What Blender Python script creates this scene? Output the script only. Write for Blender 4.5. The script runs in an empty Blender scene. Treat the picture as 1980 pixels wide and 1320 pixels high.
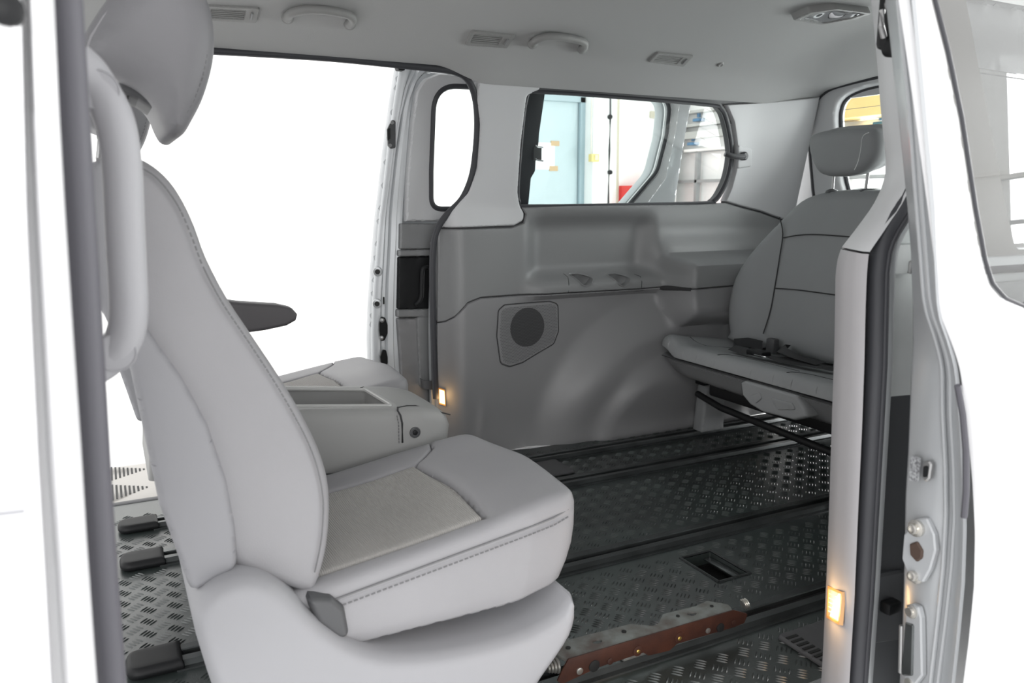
import bpy, bmesh, math, random
import numpy as np
from mathutils import Vector, Matrix
from mathutils.geometry import delaunay_2d_cdt

S = bpy.context.scene
COL = S.collection
random.seed(7)

# ------------------------------------------------------------------ camera
CAM_H, CAM_YAW, CAM_PITCH, FPX = 0.92, 27.0, 10.3, 1540.0
cam_data = bpy.data.cameras.new('camera')
cam_data.sensor_width = 36.0
cam_data.lens = FPX / 1980.0 * 36.0
cam_data.clip_start = 0.02
cam_data.dof.use_dof = True
cam_data.dof.focus_distance = 2.0
cam_data.dof.aperture_fstop = 6.3
cam = bpy.data.objects.new('camera', cam_data)
cam.location = (0, 0, CAM_H)
cam.rotation_euler = (math.radians(90 - CAM_PITCH), 0, math.radians(-CAM_YAW))
COL.objects.link(cam)
S.camera = cam

# ------------------------------------------------------------------ world, exposure
world = bpy.data.worlds.new('studio_white')
S.world = world
world.use_nodes = True
bg = world.node_tree.nodes['Background']
bg.inputs[0].default_value = (1.0, 1.0, 1.0, 1)
bg.inputs[1].default_value = 1.25
S.view_settings.view_transform = 'Standard'
S.view_settings.look = 'None'
S.view_settings.gamma = 1.0
S.view_settings.use_curve_mapping = False
S.view_settings.exposure = 0.35

# added fill lamp far behind the camera, brightens the van's interior
_d = bpy.data.lights.new('camera_side_fill', 'AREA')
_d.shape = 'RECTANGLE'; _d.size = 7.0; _d.size_y = 4.0; _d.energy = 430
_o = bpy.data.objects.new('camera_side_fill', _d); COL.objects.link(_o)
_o.location = (-4.0, -9.0, 3.2)
_o.rotation_euler = (Vector((1.5, 2.0, .6)) - _o.location).to_track_quat('-Z', 'Y').to_euler()

# daylight entering through the windows of the end wall behind the tailgate
_d = bpy.data.lights.new('end_window_daylight', 'AREA')
_d.shape = 'RECTANGLE'; _d.size = 6.0; _d.size_y = 2.6; _d.energy = 480
_o = bpy.data.objects.new('end_window_daylight', _d); COL.objects.link(_o)
_o.location = (5.47, 1.6, 1.15)
_o.rotation_euler = (math.radians(90), 0, math.radians(90))

# ------------------------------------------------------------------ photograph geometry: pixel -> ray -> point on a plane
_y, _p = math.radians(CAM_YAW), math.radians(CAM_PITCH)
FW = Vector((math.sin(_y) * math.cos(_p), math.cos(_y) * math.cos(_p), -math.sin(_p)))
RT = Vector((math.cos(_y), -math.sin(_y), 0))
UP = RT.cross(FW)
EYE = Vector((0, 0, CAM_H))
def ray(x, y): return FW + RT * ((x - 990.0) / FPX) - UP * ((y - 660.0) / FPX)
def atY(x, y, Y): d = ray(x, y); return EYE + d * ((Y - EYE.y) / d.y)
def atX(x, y, X): d = ray(x, y); return EYE + d * ((X - EYE.x) / d.x)
def atZ(x, y, Z): d = ray(x, y); return EYE + d * ((Z - EYE.z) / d.z)
def hit(x, y, F, Y0=2.5):
    Y = Y0
    for _ in range(40):
        p = atY(x, y, Y); Y = 0.5 * Y + 0.5 * F(p.x, p.z)
    return atY(x, y, Y)
def XZ(pts, Y): return [(p.x, p.z) for p in (atY(a, b, Y) for a, b in pts)]
def hitXZ(pts, F): return [(p.x, p.z) for p in (hit(a, b, F) for a, b in pts)]
def smooth(x, a, b):
    t = min(1.0, max(0.0, (x - a) / (b - a))); return t * t * (3 - 2 * t)

# ------------------------------------------------------------------ object helpers
def tag(o, label=None, cat=None, group=None, kind=None):
    if label: o['label'] = label
    if cat: o['category'] = cat
    if group: o['group'] = group
    if kind: o['kind'] = kind
    return o
def empty(name, loc=(0, 0, 0), label=None, cat=None, group=None, kind=None, parent=None):
    o = bpy.data.objects.new(name, None); COL.objects.link(o)
    o.location = loc; o.empty_display_size = 0.05
    o.parent = parent
    if parent is not None: o.location = Vector(loc) - world_loc(parent)
    return tag(o, label, cat, group, kind)
def world_loc(o):
    v = Vector((0, 0, 0))
    while o is not None:
        v += o.location; o = o.parent
    return v
def obj(name, verts, faces, mat, parent=None, flat=False, ang=40):
    """one mesh object; verts in world space, re-based on the parent's origin"""
    base = world_loc(parent) if parent is not None else Vector((0, 0, 0))
    me = bpy.data.meshes.new(name)
    me.from_pydata([tuple(Vector(v) - base) for v in verts], [], faces)
    bm = bmesh.new(); bm.from_mesh(me)
    bmesh.ops.recalc_face_normals(bm, faces=bm.faces)
    bm.to_mesh(me); bm.free()
    me.materials.append(mat)
    if not flat:
        me.polygons.foreach_set('use_smooth', [True] * len(me.polygons))
        me.set_sharp_from_angle(angle=math.radians(ang))
    o = bpy.data.objects.new(name, me); COL.objects.link(o); o.parent = parent
    return o
class MB:
    """collects geometry for ONE mesh"""
    def __init__(s): s.v = []; s.f = []
    def add(s, v, f):
        n = len(s.v); s.v += [Vector(a) for a in v]; s.f += [tuple(i + n for i in q) for q in f]; return s
    def box(s, c, d, r=0.0, rot=None):
        bm = bmesh.new(); bmesh.ops.create_cube(bm, size=1.0)
        bmesh.ops.scale(bm, vec=Vector(d), verts=bm.verts)
        if r > 0: bmesh.ops.bevel(bm, geom=bm.edges[:], offset=r, segments=2, profile=0.5, affect='EDGES')
        M = Matrix.Translation(Vector(c)) @ (rot.to_4x4() if rot is not None else Matrix.Identity(4))
        bm.verts.ensure_lookup_table()
        s.add([M @ v.co for v in bm.verts], [[v.index for v in q.verts] for q in bm.faces]); bm.free(); return s
    def tube(s, path, rad, n=12, flat=1.0, up=(0, 0, 1), cap=True):
        """swept round/oval bar; rad number or list"""
        path = [Vector(p) for p in path]; m = len(path)
        rads = rad if isinstance(rad, (list, tuple)) else [rad] * m
        vs = []; fs = []
        for i, p in enumerate(path):
            t = (path[min(i + 1, m - 1)] - path[max(i - 1, 0)]).normalized()
            a = t.cross(Vector(up))
            if a.length < 1e-4: a = t.cross(Vector((1, 0, 0)))
            a.normalize(); b = a.cross(t).normalized()
            for k in range(n):
                w = 2 * math.pi * k / n
                vs.append(p + a * (math.cos(w) * rads[i]) + b * (math.sin(w) * rads[i] * flat))
        for i in range(m - 1):
            for k in range(n):
                fs.append((i * n + k, i * n + (k + 1) % n, (i + 1) * n + (k + 1) % n, (i + 1) * n + k))
        if cap: fs.append(tuple(range(n))); fs.append(tuple((m - 1) * n + k for k in range(n)))
        return s.add(vs, fs)
    def prof(s, path, prof, up=(0, 0, 1), cap=True, closed=True):
        """sweep a 2-D profile [(side, up)] along a path"""
        path = [Vector(p) for p in path]; m = len(path); n = len(prof); vs = []; fs = []
        for i, p in enumerate(path):
            t = (path[min(i + 1, m - 1)] - path[max(i - 1, 0)]).normalized()
            a = t.cross(Vector(up)).normalized(); b = a.cross(t).normalized()
            for (q, w) in prof: vs.append(p + a * q + b * w)
        for i in range(m - 1):
            for k in range(n if closed else n - 1):
                fs.append((i * n + k, i * n + (k + 1) % n, (i + 1) * n + (k + 1) % n, (i + 1) * n + k))
        if cap and closed: fs.append(tuple(range(n))); fs.append(tuple((m - 1) * n + k for k in range(n)))
        return s.add(vs, fs)
    def lathe(s, c, axis, prof, n=20):
        """surface of revolution; prof [(radius, height along axis)]"""
        ax = Vector(axis).normalized(); a = ax.orthogonal().normalized(); b = ax.cross(a); c = Vector(c)
        vs = []; fs = []
        for (r, h) in prof:
            for k in range(n):
                w = 2 * math.pi * k / n
                vs.append(c + ax * h + a * (r * math.cos(w)) + b * (r * math.sin(w)))
        for i in range(len(prof) - 1):
            for k in range(n):
                fs.append((i * n + k, i * n + (k + 1) % n, (i + 1) * n + (k + 1) % n, (i + 1) * n + k))
        fs.append(tuple(range(n))); fs.append(tuple((len(prof) - 1) * n + k for k in range(n)))
        return s.add(vs, fs)
    def build(s, name, mat, parent=None, **k): return obj(name, s.v, s.f, mat, parent, **k)

# ------------------------------------------------------------------ 2-D outlines
def rounded(pts, r, n=6):
    """polygon with rounded corners; r number or list"""
    out = []; m = len(pts)
    for i in range(m):
        p = Vector(pts[i]); a = Vector(pts[i - 1]); b = Vector(pts[(i + 1) % m])
        rr = r[i] if isinstance(r, (list, tuple)) else r
        da = (a - p); db = (b - p)
        if rr <= 1e-6 or da.length < 1e-9 or db.length < 1e-9: out.append(tuple(p)); continue
        ang = da.angle(db); L = min(rr / max(math.tan(ang / 2), 1e-3), da.length * .48, db.length * .48)
        q0 = p + da.normalized() * L; q1 = p + db.normalized() * L
        for k in range(n + 1):
            t = k / n
            out.append(tuple(q0.lerp(p, t).lerp(p.lerp(q1, t), t)))
    return out
def spline(pts, n=6, closed=True):
    """Catmull-Rom through 2-D or 3-D points"""
    P = [Vector(p) for p in pts]; m = len(P); out = []
    rng = range(m) if closed else range(m - 1)
    g = (lambda i: P[i % m]) if closed else (lambda i: P[max(0, min(m - 1, i))])
    for i in rng:
        a, b, c, d = g(i - 1), g(i), g(i + 1), g(i + 2)
        for k in range(n):
            t = k / n
            out.append(.5 * ((2 * b) + (c - a) * t + (2 * a - 5 * b + 4 * c - d) * t * t + (3 * b - a - 3 * c + d) * t ** 3))
    if not closed: out.append(P[-1])
    return [tuple(o) for o in out]
def resample(pts, sp, closed=True):
    out = []; m = len(pts)
    for i in range(m if closed else m - 1):
        a = Vector(pts[i]); b = Vector(pts[(i + 1) % m]); L = (b - a).length
        k = max(1, int(math.ceil(L / sp)))
        for j in range(k): out.append(tuple(a.lerp(b, j / k)))
    if not closed: out.append(tuple(pts[-1]))
    return out
def inside(px, py, poly):
    r = np.zeros(px.shape, bool); n = len(poly)
    for i in range(n):
        x0, y0 = poly[i]; x1, y1 = poly[(i + 1) % n]
        if y0 == y1: continue
        c = ((y0 > py) != (y1 > py)) & (px < (x1 - x0) * (py - y0) / (y1 - y0) + x0)
        r ^= c
    return r
def dist(px, py, line, closed=True):
    """distance of points to a polyline"""
    d = np.full(px.shape, 1e9); n = len(line)
    for i in range(n if closed else n - 1):
        x0, y0 = line[i]; x1, y1 = line[(i + 1) % n]
        dx, dy = x1 - x0, y1 - y0; L = dx * dx + dy * dy
        if L < 1e-14: continue
        t = np.clip(((px - x0) * dx + (py - y0) * dy) / L, 0, 1)
        d = np.minimum(d, np.hypot(px - x0 - t * dx, py - y0 - t * dy))
    return d
def fill(outline, holes=(), sp=.02, extra=()):
    """triangulate an outline with holes and inner grid points -> verts2d, tris, boundary loops"""
    loops = [resample(outline, sp)] + [resample(h, sp) for h in holes]
    clean = []
    for L in loops:
        q = []
        for p in L:
            if not q or (Vector(p) - Vector(q[-1])).length > 1e-5: q.append(p)
        if (Vector(q[0]) - Vector(q[-1])).length < 1e-5: q.pop()
        clean.append(q)
    loops = clean
    A = np.array(loops[0]); x0, y0 = A.min(0); x1, y1 = A.max(0)
    gx, gy = np.meshgrid(np.arange(x0 + sp / 2, x1, sp), np.arange(y0 + sp / 2, y1, sp))
    gx = gx + (np.arange(gx.shape[0]) % 2)[:, None] * sp * .5
    gx, gy = gx.ravel(), gy.ravel()
    if len(extra):
        E_ = np.array(extra); gx = np.concatenate([E_[:, 0], gx]); gy = np.concatenate([E_[:, 1], gy])
        dd = np.ones(len(gx), bool)
        if len(E_) < 6000:
            for i in range(len(E_), len(gx)):
                if np.min(np.hypot(E_[:, 0] - gx[i], E_[:, 1] - gy[i])) < sp * .45: dd[i] = False
        gx, gy = gx[dd], gy[dd]
    ok = inside(gx, gy, loops[0])
    for h in loops[1:]: ok &= ~inside(gx, gy, h)
    gx, gy = gx[ok], gy[ok]
    far = np.full(gx.shape, True)
    for L in loops: far &= dist(gx, gy, L) > (sp * .12)
    gx, gy = gx[far], gy[far]
    vs = []; es = []
    for L in loops:
        n = len(vs); vs += [Vector(p) for p in L]; es += [(n + i, n + (i + 1) % len(L)) for i in range(len(L))]
    vs += [Vector((a, b)) for a, b in zip(gx, gy)]
    v, e, f, ov, oe, of = delaunay_2d_cdt(vs, es, [], 0, 1e-6)
    cxy = np.array([[(v[a].x + v[b].x + v[c].x) / 3, (v[a].y + v[b].y + v[c].y) / 3] for a, b, c in f])
    ok = inside(cxy[:, 0], cxy[:, 1], loops[0])
    for h in loops[1:]: ok &= ~inside(cxy[:, 0], cxy[:, 1], h)
    tris = [tuple(t) for t, o in zip(f, ok) if o]
    return np.array([[p.x, p.y] for p in v]), tris, loops
def roll(d, r):
    """rounded edge: how far the surface sinks at distance d from the edge"""
    t = np.clip(1 - d / r, 0, 1)
    return r * (1 - np.sqrt(np.clip(1 - t * t, 0, 1)))
def inset_ring(loop, r, sp, outer=True):
    L = resample(loop, sp); n = len(L); out = []
    area = sum(L[i][0] * L[(i + 1) % n][1] - L[(i + 1) % n][0] * L[i][1] for i in range(n))
    sg = 1 if (area > 0) == outer else -1
    for i in range(n):
        t = Vector(L[(i + 1) % n]) - Vector(L[i - 1])
        if t.length < 1e-9: continue
        t.normalize(); out.append((L[i][0] - t.y * sg * r, L[i][1] + t.x * sg * r))
    return out
def border_edges(tris):
    cnt = {}
    for t in tris:
        for a, b in ((t[0], t[1]), (t[1], t[2]), (t[2], t[0])):
            k = (min(a, b), max(a, b)); cnt[k] = cnt.get(k, 0) + 1
    return [k for k, c in cnt.items() if c == 1]
def panel(name, outline, fmap, mat, parent=None, holes=(), sp=.02, r=0.0, thick=.01, lines=(), ang=40, rh=None, rolls=()):
    """a skin: outline (u,v) -> fmap(u,v,sink); rolled edges of radius r and a rim 'thick' deep.
    lines: [(polyline, width, depth)] pressed seams"""
    ex = []
    if r > 0:
        for i, L in enumerate([outline] + list(holes)):
            for q in (.08, .3, .65, 1.0): ex += inset_ring(L, r * q, max(sp * .6, r * .5), i == 0)
    for (L, w, d) in lines:
        for off in (-w, -w * .5, 0, w * .5, w):
            LL = resample(L, max(w, sp * .35), False)
            for i in range(len(LL)):
                t = Vector(LL[min(i + 1, len(LL) - 1)]) - Vector(LL[max(i - 1, 0)])
                if t.length < 1e-9: continue
                t.normalize(); ex.append((LL[i][0] - t.y * off, LL[i][1] + t.x * off))
    for (L, R_) in rolls:
        LL = resample(L, max(sp * .6, R_ * .4), False)
        for i in range(len(LL)):
            t = Vector(LL[min(i + 1, len(LL) - 1)]) - Vector(LL[max(i - 1, 0)])
            if t.length < 1e-9: continue
            t.normalize()
            for q in (.04, .15, .35, .65, 1.0):
                for sg in (-1, 1): ex.append((LL[i][0] - t.y * R_ * q * sg, LL[i][1] + t.x * R_ * q * sg))
    v, tris, loops = fill(outline, holes, sp, ex)
    s = np.zeros(len(v))
    for (L, R_) in rolls: s = np.maximum(s, roll(dist(v[:, 0], v[:, 1], L, False), R_))
    if r > 0:
        d = dist(v[:, 0], v[:, 1], loops[0]); s += roll(d, r)
        for h in loops[1:]:
            s += roll(dist(v[:, 0], v[:, 1], h), rh or r)
    for (L, w, dp) in lines:
        d = dist(v[:, 0], v[:, 1], L, False); s += dp * np.exp(-(d / (w * .6)) ** 2)
    V = [fmap(a, b, c) for (a, b), c in zip(v, s)]
    F = list(tris)
    if thick:
        be = border_edges(tris); idx = {}
        for a, b in be:
            for k in (a, b):
                if k not in idx: idx[k] = len(V); V.append(fmap(v[k, 0], v[k, 1], s[k] + thick))
            F.append((a, b, idx[b], idx[a]))
    return obj(name, V, F, mat, parent, ang=ang)
def slab(name, outline, fmap, a0, a1, mat, parent=None, r=.02, sp=.02, crown=0.0, cw=.08, ang=50, r1=None):
    """solid: outline (u,v) carried from a0 to a1 (fmap(u,v,a)), edges rounded by r, faces crowned"""
    ex = []
    r1 = r if r1 is None else r1
    for q in (.1, .35, .7, 1.0): ex += inset_ring(outline, max(r, r1) * q, max(sp * .6, r * .6))
    v, tris, loops = fill(outline, (), sp, ex)
    d = dist(v[:, 0], v[:, 1], loops[0]); sg = 1 if a1 > a0 else -1
    cr = crown * (1 - np.exp(-np.clip(d, 0, None) / cw))
    V = [fmap(p[0], p[1], a0 + sg * (roll(np.array(dd), r) - c)) for p, dd, c in zip(v, d, cr)]
    n = len(V)
    V += [fmap(p[0], p[1], a1 - sg * (roll(np.array(dd), r1) - c)) for p, dd, c in zip(v, d, cr)]
    F = list(tris) + [tuple(i + n for i in reversed(t)) for t in tris]
    K = 4
    be = border_edges(tris); idx = {}
    for a, b in be:
        for k in (a, b):
            if k not in idx:
                idx[k] = [k]
                for j in range(1, K):
                    t = j / K
                    idx[k].append(len(V)); V.append(fmap(v[k, 0], v[k, 1], (a0 + sg * r) * (1 - t) + (a1 - sg * r1) * t))
                idx[k].append(k + n)
        A, B = idx[a], idx[b]
        for j in range(K): F.append((A[j], B[j], B[j + 1], A[j + 1]))
    return obj(name, V, F, mat, parent, ang=ang)
def copy_tree(o, parent=None):
    c = o.copy(); COL.objects.link(c); c.parent = parent
    for ch in list(o.children): copy_tree(ch, c)
    return c

# ------------------------------------------------------------------ materials
def srgb(r, g, b):
    f = lambda c: (c / 255 / 12.92) if c / 255 <= .04045 else ((c / 255 + .055) / 1.055) ** 2.4
    return (f(r), f(g), f(b), 1)
def material(name, col, rough=.5, metal=0.0, spec=.5, bump=0.0, bscale=400, var=0.0, vscale=6, kind='noise', coat=0.0, col2=None):
    m = bpy.data.materials.new(name); m.use_nodes = True
    nt = m.node_tree; N = nt.nodes; L = nt.links; b = N['Principled BSDF']
    b.inputs['Base Color'].default_value = col; b.inputs['Roughness'].default_value = rough
    b.inputs['Metallic'].default_value = metal; b.inputs['Specular IOR Level'].default_value = spec
    b.inputs['Coat Weight'].default_value = coat
    tc = N.new('ShaderNodeTexCoord')
    if var > 0 or col2:
        n = N.new('ShaderNodeTexNoise'); n.inputs['Scale'].default_value = vscale; n.inputs['Detail'].default_value = 5
        L.new(tc.outputs['Object'], n.inputs['Vector'])
        r = N.new('ShaderNodeValToRGB'); r.color_ramp.elements[0].position = .35; r.color_ramp.elements[1].position = .68
        c2 = col2 or tuple(min(1, c * (1 + var)) for c in col[:3]) + (1,)
        c1 = col if col2 else tuple(c * (1 - var) for c in col[:3]) + (1,)
        r.color_ramp.elements[0].color = c1; r.color_ramp.elements[1].color = c2
        L.new(n.outputs['Fac'], r.inputs['Fac']); L.new(r.outputs['Color'], b.inputs['Base Color'])
    if bump > 0:
        if kind == 'wave':
            n = N.new('ShaderNodeTexWave'); n.inputs['Scale'].default_value = bscale; n.inputs['Distortion'].default_value = 1.0
        elif kind == 'voronoi':
            n = N.new('ShaderNodeTexVoronoi'); n.inputs['Scale'].default_value = bscale
        else:
            n = N.new('ShaderNodeTexNoise'); n.inputs['Scale'].default_value = bscale; n.inputs['Detail'].default_value = 3
        L.new(tc.outputs['Object'], n.inputs['Vector'])
        bp = N.new('ShaderNodeBump'); bp.inputs['Strength'].default_value = bump; bp.inputs['Distance'].default_value = .002
        L.new(n.outputs['Fac'] if 'Fac' in n.outputs else n.outputs['Distance'], bp.inputs['Height'])
        L.new(bp.outputs['Normal'], b.inputs['Normal'])
    return m
def glass(name, tint, refl=.06, rough=0.0):
    m = bpy.data.materials.new(name); m.use_nodes = True
    nt = m.node_tree; N = nt.nodes; L = nt.links; N.clear()
    o = N.new('ShaderNodeOutputMaterial'); t = N.new('ShaderNodeBsdfTransparent'); g = N.new('ShaderNodeBsdfGlossy')
    t.inputs[0].default_value = tint; g.inputs['Roughness'].default_value = rough
    fr = N.new('ShaderNodeFresnel'); fr.inputs[0].default_value = 1.5
    ad = N.new('ShaderNodeMath'); ad.operation = 'ADD'; ad.inputs[1].default_value = refl - .04
    L.new(fr.outputs[0], ad.inputs[0])
    mx = N.new('ShaderNodeMixShader'); L.new(ad.outputs[0], mx.inputs[0])
    L.new(t.outputs[0], mx.inputs[1]); L.new(g.outputs[0], mx.inputs[2]); L.new(mx.outputs[0], o.inputs[0])
    return m
def glow(name, col, strength):
    m = bpy.data.materials.new(name); m.use_nodes = True
    b = m.node_tree.nodes['Principled BSDF']
    b.inputs['Base Color'].default_value = col; b.inputs['Emission Color'].default_value = col
    b.inputs['Emission Strength'].default_value = strength
    return m
g = lambda v, w=0: (v, v, v * (1 + w), 1)
M = dict(
    liner=material('headliner_fabric', (.43, .432, .43, 1), .95, bump=.5, bscale=900, spec=.1),
    trim=material('light_grey_trim', (.60, .605, .615, 1), .5, bump=.12, bscale=1200, spec=.4),
    panel=material('mid_grey_trim', (.24, .244, .247, 1), .36, bump=.2, bscale=900, spec=.45),
    panel_low=material('lower_grey_trim', (.25, .25, .255, 1), .36, bump=.2, bscale=900, spec=.45),
    pillar=material('pillar_trim', (.42, .408, .42, 1), .5, bump=.12, bscale=1200, spec=.35),
    leather=material('grey_leatherette', (.29, .287, .298, 1), .5, bump=.16, bscale=700, spec=.35, var=.03, vscale=5),
    shadeleather=material('headrest_leatherette', (.19, .188, .198, 1), .5, bump=.16, bscale=700, spec=.35, var=.03, vscale=5),  # darker copy of the leatherette: door header's shade put into the headrest colour
    insert=material('ribbed_seat_fabric', (.40, .385, .37, 1), .8, bump=.6, bscale=95, kind='wave', spec=.2, var=.04),
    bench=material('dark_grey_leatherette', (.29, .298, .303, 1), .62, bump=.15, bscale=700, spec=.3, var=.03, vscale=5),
    shell=material('seat_shell_plastic', (.275, .275, .29, 1), .45, bump=.08, bscale=1300, spec=.4),
    base=material('seat_base_plastic', (.32, .32, .335, 1), .48, bump=.08, bscale=1300, spec=.35),
    console=material('console_plastic', (.28, .28, .275, 1), .5, bump=.12, bscale=1200, spec=.4),
    seam=material('seam_shadow_thread', (.035, .035, .037, 1), .8),
    stitch=material('grey_stitch_thread', (.16, .16, .165, 1), .8),
    rubber=material('black_rubber_seal', (.045, .046, .052, 1), .5, spec=.4),
    softseal=material('dark_grey_seal', (.085, .083, .096, 1), .55, spec=.35, bump=.1, bscale=900),
    black=material('black_plastic', (.012, .0125, .0135, 1), .5, spec=.25),
    dark=material('dark_grey_plastic', (.075, .076, .08, 1), .5),
    floor=material('rubber_tread_mat', (.024, .029, .028, 1), .30, spec=1.0, bump=.15, bscale=300, col2=(.042, .055, .052, 1), vscale=3.5),
    rail=material('steel_rail', (.085, .092, .093, 1), .27, metal=.6, var=.25, vscale=9),
    slot=material('rail_slot_black', (.008, .008, .008, 1), .6),
    white=material('white_body_paint', (.80, .80, .81, 1), .25, spec=.5, coat=.3),
    silver=material('silver_body_paint', (.40, .415, .425, 1), .33, metal=.25, spec=.5, coat=.2),
    jamb=material('body_jamb_paint', (.80, .83, .82, 1), .4, metal=.1, spec=.5, var=.05, vscale=14),
    steel=material('bright_steel', (.62, .60, .56, 1), .28, metal=.9),
    dsteel=material('dull_steel', (.36, .36, .36, 1), .38, metal=.8),
    rust=material('rust_primer_brown', (.062, .021, .012, 1), .45, spec=.5, bump=.15, bscale=200, col2=(.035, .013, .009, 1), vscale=22),
    rustgrey=material('worn_grey_steel', (.23, .25, .24, 1), .5, metal=.3, col2=(.12, .10, .09, 1), vscale=26),
    brass=material('brass_rivet', (.62, .43, .12, 1), .3, metal=.9),
    edge=material('door_edge_paint', (.40, .412, .425, 1), .3, metal=.15, spec=.5, coat=.2),
    bodyglass=glass('body_quarter_glass', (.35, .36, .36, 1), .62),
    glass=glass('clear_tinted_glass', (.90, .95, .94, 1), .05),
    doorglass=glass('near_door_glass', (.80, .83, .83, 1), .15),
    chrome=material('mirror_chrome', (.85, .86, .87, 1), .05, metal=1.0),
    lamp=glow('lit_amber_lens', (1.0, .62, .24, 1), 4.0),
)
# ================================================================== THE VAN'S SHELL
XR = 2.64            # inner plane of the tailgate
def F(X, Z):
    """inner surface of the far side wall: depth Y at (X, Z)"""
    Y = 2.53
    Y -= max(0.0, Z - .88) * .20                                  # walls lean in towards the roof
    Y -= .05 * smooth(X, 2.30, 2.66) * smooth(Z, .3, .9)          # towards the tailgate
    Y += .05 * (1 - smooth(X, .985, 1.075))                       # leading edge rolls out to the door opening
    # wheel arch
    rr = math.hypot(X - 2.00, (Z + .06) * 1.05)
    arch = (1 - smooth(rr, .47, .66)) * .085 + (1 - smooth(rr, .33, .42)) * .05
    box = smooth(X, 1.91, 1.98) * (1 - smooth(Z, .668, .70)) * .15
    box += smooth(X, 1.82, 1.98) * (1 - smooth(Z, .70, .80)) * .03
    arch *= .62 + .38 * smooth(Z, .02, .25)
    box *= smooth(Z, .36, .50)
    Y -= max(arch, box) + .35 * min(arch, box)
    # pocket over the cup-holder ledge
    pk = smooth(X, 1.33, 1.43) * (1 - smooth(X, 1.84, 1.93)) * smooth(Z, .615, .66) * (1 - smooth(Z, .80, .875))
    Y += .05 * pk
    lg = smooth(X, 1.30, 1.42) * (1 - smooth(X, 1.90, 2.0)) * smooth(Z, .545, .575) * (1 - smooth(Z, .60, .63))
    Y -= .035 * lg
    # step up in the lower part next to the door, soft vertical rib
    Y -= .02 * smooth(X, 1.04, 1.10) * (1 - smooth(Z, .80, .90)) * (1 - smooth(X, 1.12, 1.40))
    Y -= .012 * math.exp(-((X - 1.155 - .10 * (Z - .1)) / .014) ** 2) * (1 - smooth(Z, .10, .24))
    return Y
fwall = lambda u, v, s: Vector((u, F(u, v) + s, v))

wall = empty('wall_far', (1.8, 2.53, 0), kind='structure', label='grey moulded inner side wall of the van under the long window')
win_px = [(1022, 186), (1048, 177), (1200, 187), (1372, 202), (1397, 210), (1409, 236), (1418, 290), (1413, 332), (1402, 362),
          (1384, 387), (1352, 393), (1015, 399), (1008, 391), (1004, 372), (1010, 282)]
win = spline(hitXZ(win_px, F), 4)
# --- light grey C-pillar trim
cp_px = [(926, 156), (1045, 160), (1046, 172), (1020, 184), (1008, 280), (1002, 372), (1006, 396), (1014, 412), (1013, 426), (995, 436), (849, 440),
         (852, 432), (874, 408), (907, 372), (924, 325), (929, 240), (923, 192)]
cp = hitXZ(cp_px, F)
panel('upper_pillar_trim', rounded(cp, [.0, .0, .02, .02, .03, .03, .015, .02, .02, .02, .0, .02, .05, .06, .06, .05, .04]), fwall, M['trim'], wall, sp=.016, r=.008, thick=.03)
# --- middle panel with ledge
mid_px = [(848, 443), (990, 440), (1014, 431), (1018, 414), (1010, 401), (1100, 398), (1352, 395), (1404, 392)]
seam_px = [(1430, 551), (1310, 556), (1240, 558), (1100, 566), (930, 575), (905, 585), (880, 612), (862, 621), (846, 623)]
mid = hitXZ(mid_px, F)
seam = hitXZ(seam_px, F)
XE = 2.61
mid_out = mid + [(2.44, .855), (XE, .80), (XE, seam[0][1])] + seam
cup_px = [[(x + dx, 528 + dy) for dx, dy in ((0, 2), (16, 0), (34, 4), (46, 9), (44, 20), (34, 26), (24, 21), (14, 11))] for x in (1100, 1172)]
cup_o = [rounded(hitXZ(c, F), .012, 4) for c in cup_px]
panel('middle_panel', mid_out, fwall, M['panel'], wall, sp=.014, r=.005, thick=.03, holes=cup_o)
low_out = [(p[0], p[1] - .0035) for p in reversed(seam)] + [(XE, seam[0][1] - .0035), (XE, -.005), (1.25, -.005), (1.16, .0), (1.12, .005), (1.005, .01)] 
panel('lower_panel', low_out, fwall, M['panel_low'], wall, sp=.014, r=.005, thick=.03)
# --- D-pillar trim
dp_px = [(1405, 202), (1420, 201), (1500, 196), (1560, 190)]
dp = hitXZ(dp_px, F)
wr = hitXZ([(1404, 389), (1415, 364), (1424, 330), (1428, 292), (1420, 236), (1409, 210)], F)
d_out = dp + [(2.61, 1.315), (2.61, .808), (2.44, .862)] + wr
panel('rear_pillar_trim', d_out, fwall, M['trim'], wall, sp=.016, r=.006, thick=.03)
hd_ = sorted([q for q in win if q[1] > 1.235])
strip_ = [(1.215, 1.345), (1.215, hd_[0][1] - .01)] + [(u, v + .004) for u, v in hd_] + [(hd_[-1][0] + .03, 1.20), (2.63, 1.20), (2.63, 1.345)]
panel('window_head', strip_, lambda u, v, s: Vector((u, F(u, v) + .018 + s, v)), M['dark'], wall, sp=.04, thick=.004)
# dark gap behind every joint between the panels
def joint(pts, r=.012): 
    MB().tube([(u, F(u, v) + .019, v) for u, v in resample(pts, .03, False)], r, 6, up=(0, 1, 0)).build('panel_joint', M['seam'], wall)
joint([(p[0], p[1] - .003) for p in [(XE, seam[0][1])] + seam])
joint(hitXZ([(848, 441), (990, 438), (1013, 428), (1016, 412), (1008, 400)], F))
joint(hitXZ([(1404, 391)], F) + [(2.44, .859), (XE, .804)])
# raised boss for the belt guide
bos = hitXZ([(1425, 280), (1452, 288), (1452, 322), (1424, 326)], F)
panel('belt_boss', rounded(bos, .01), lambda u, v, s: fwall(u, v, s - .008), M['trim'], wall, sp=.012, r=.005, thick=.012)
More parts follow.
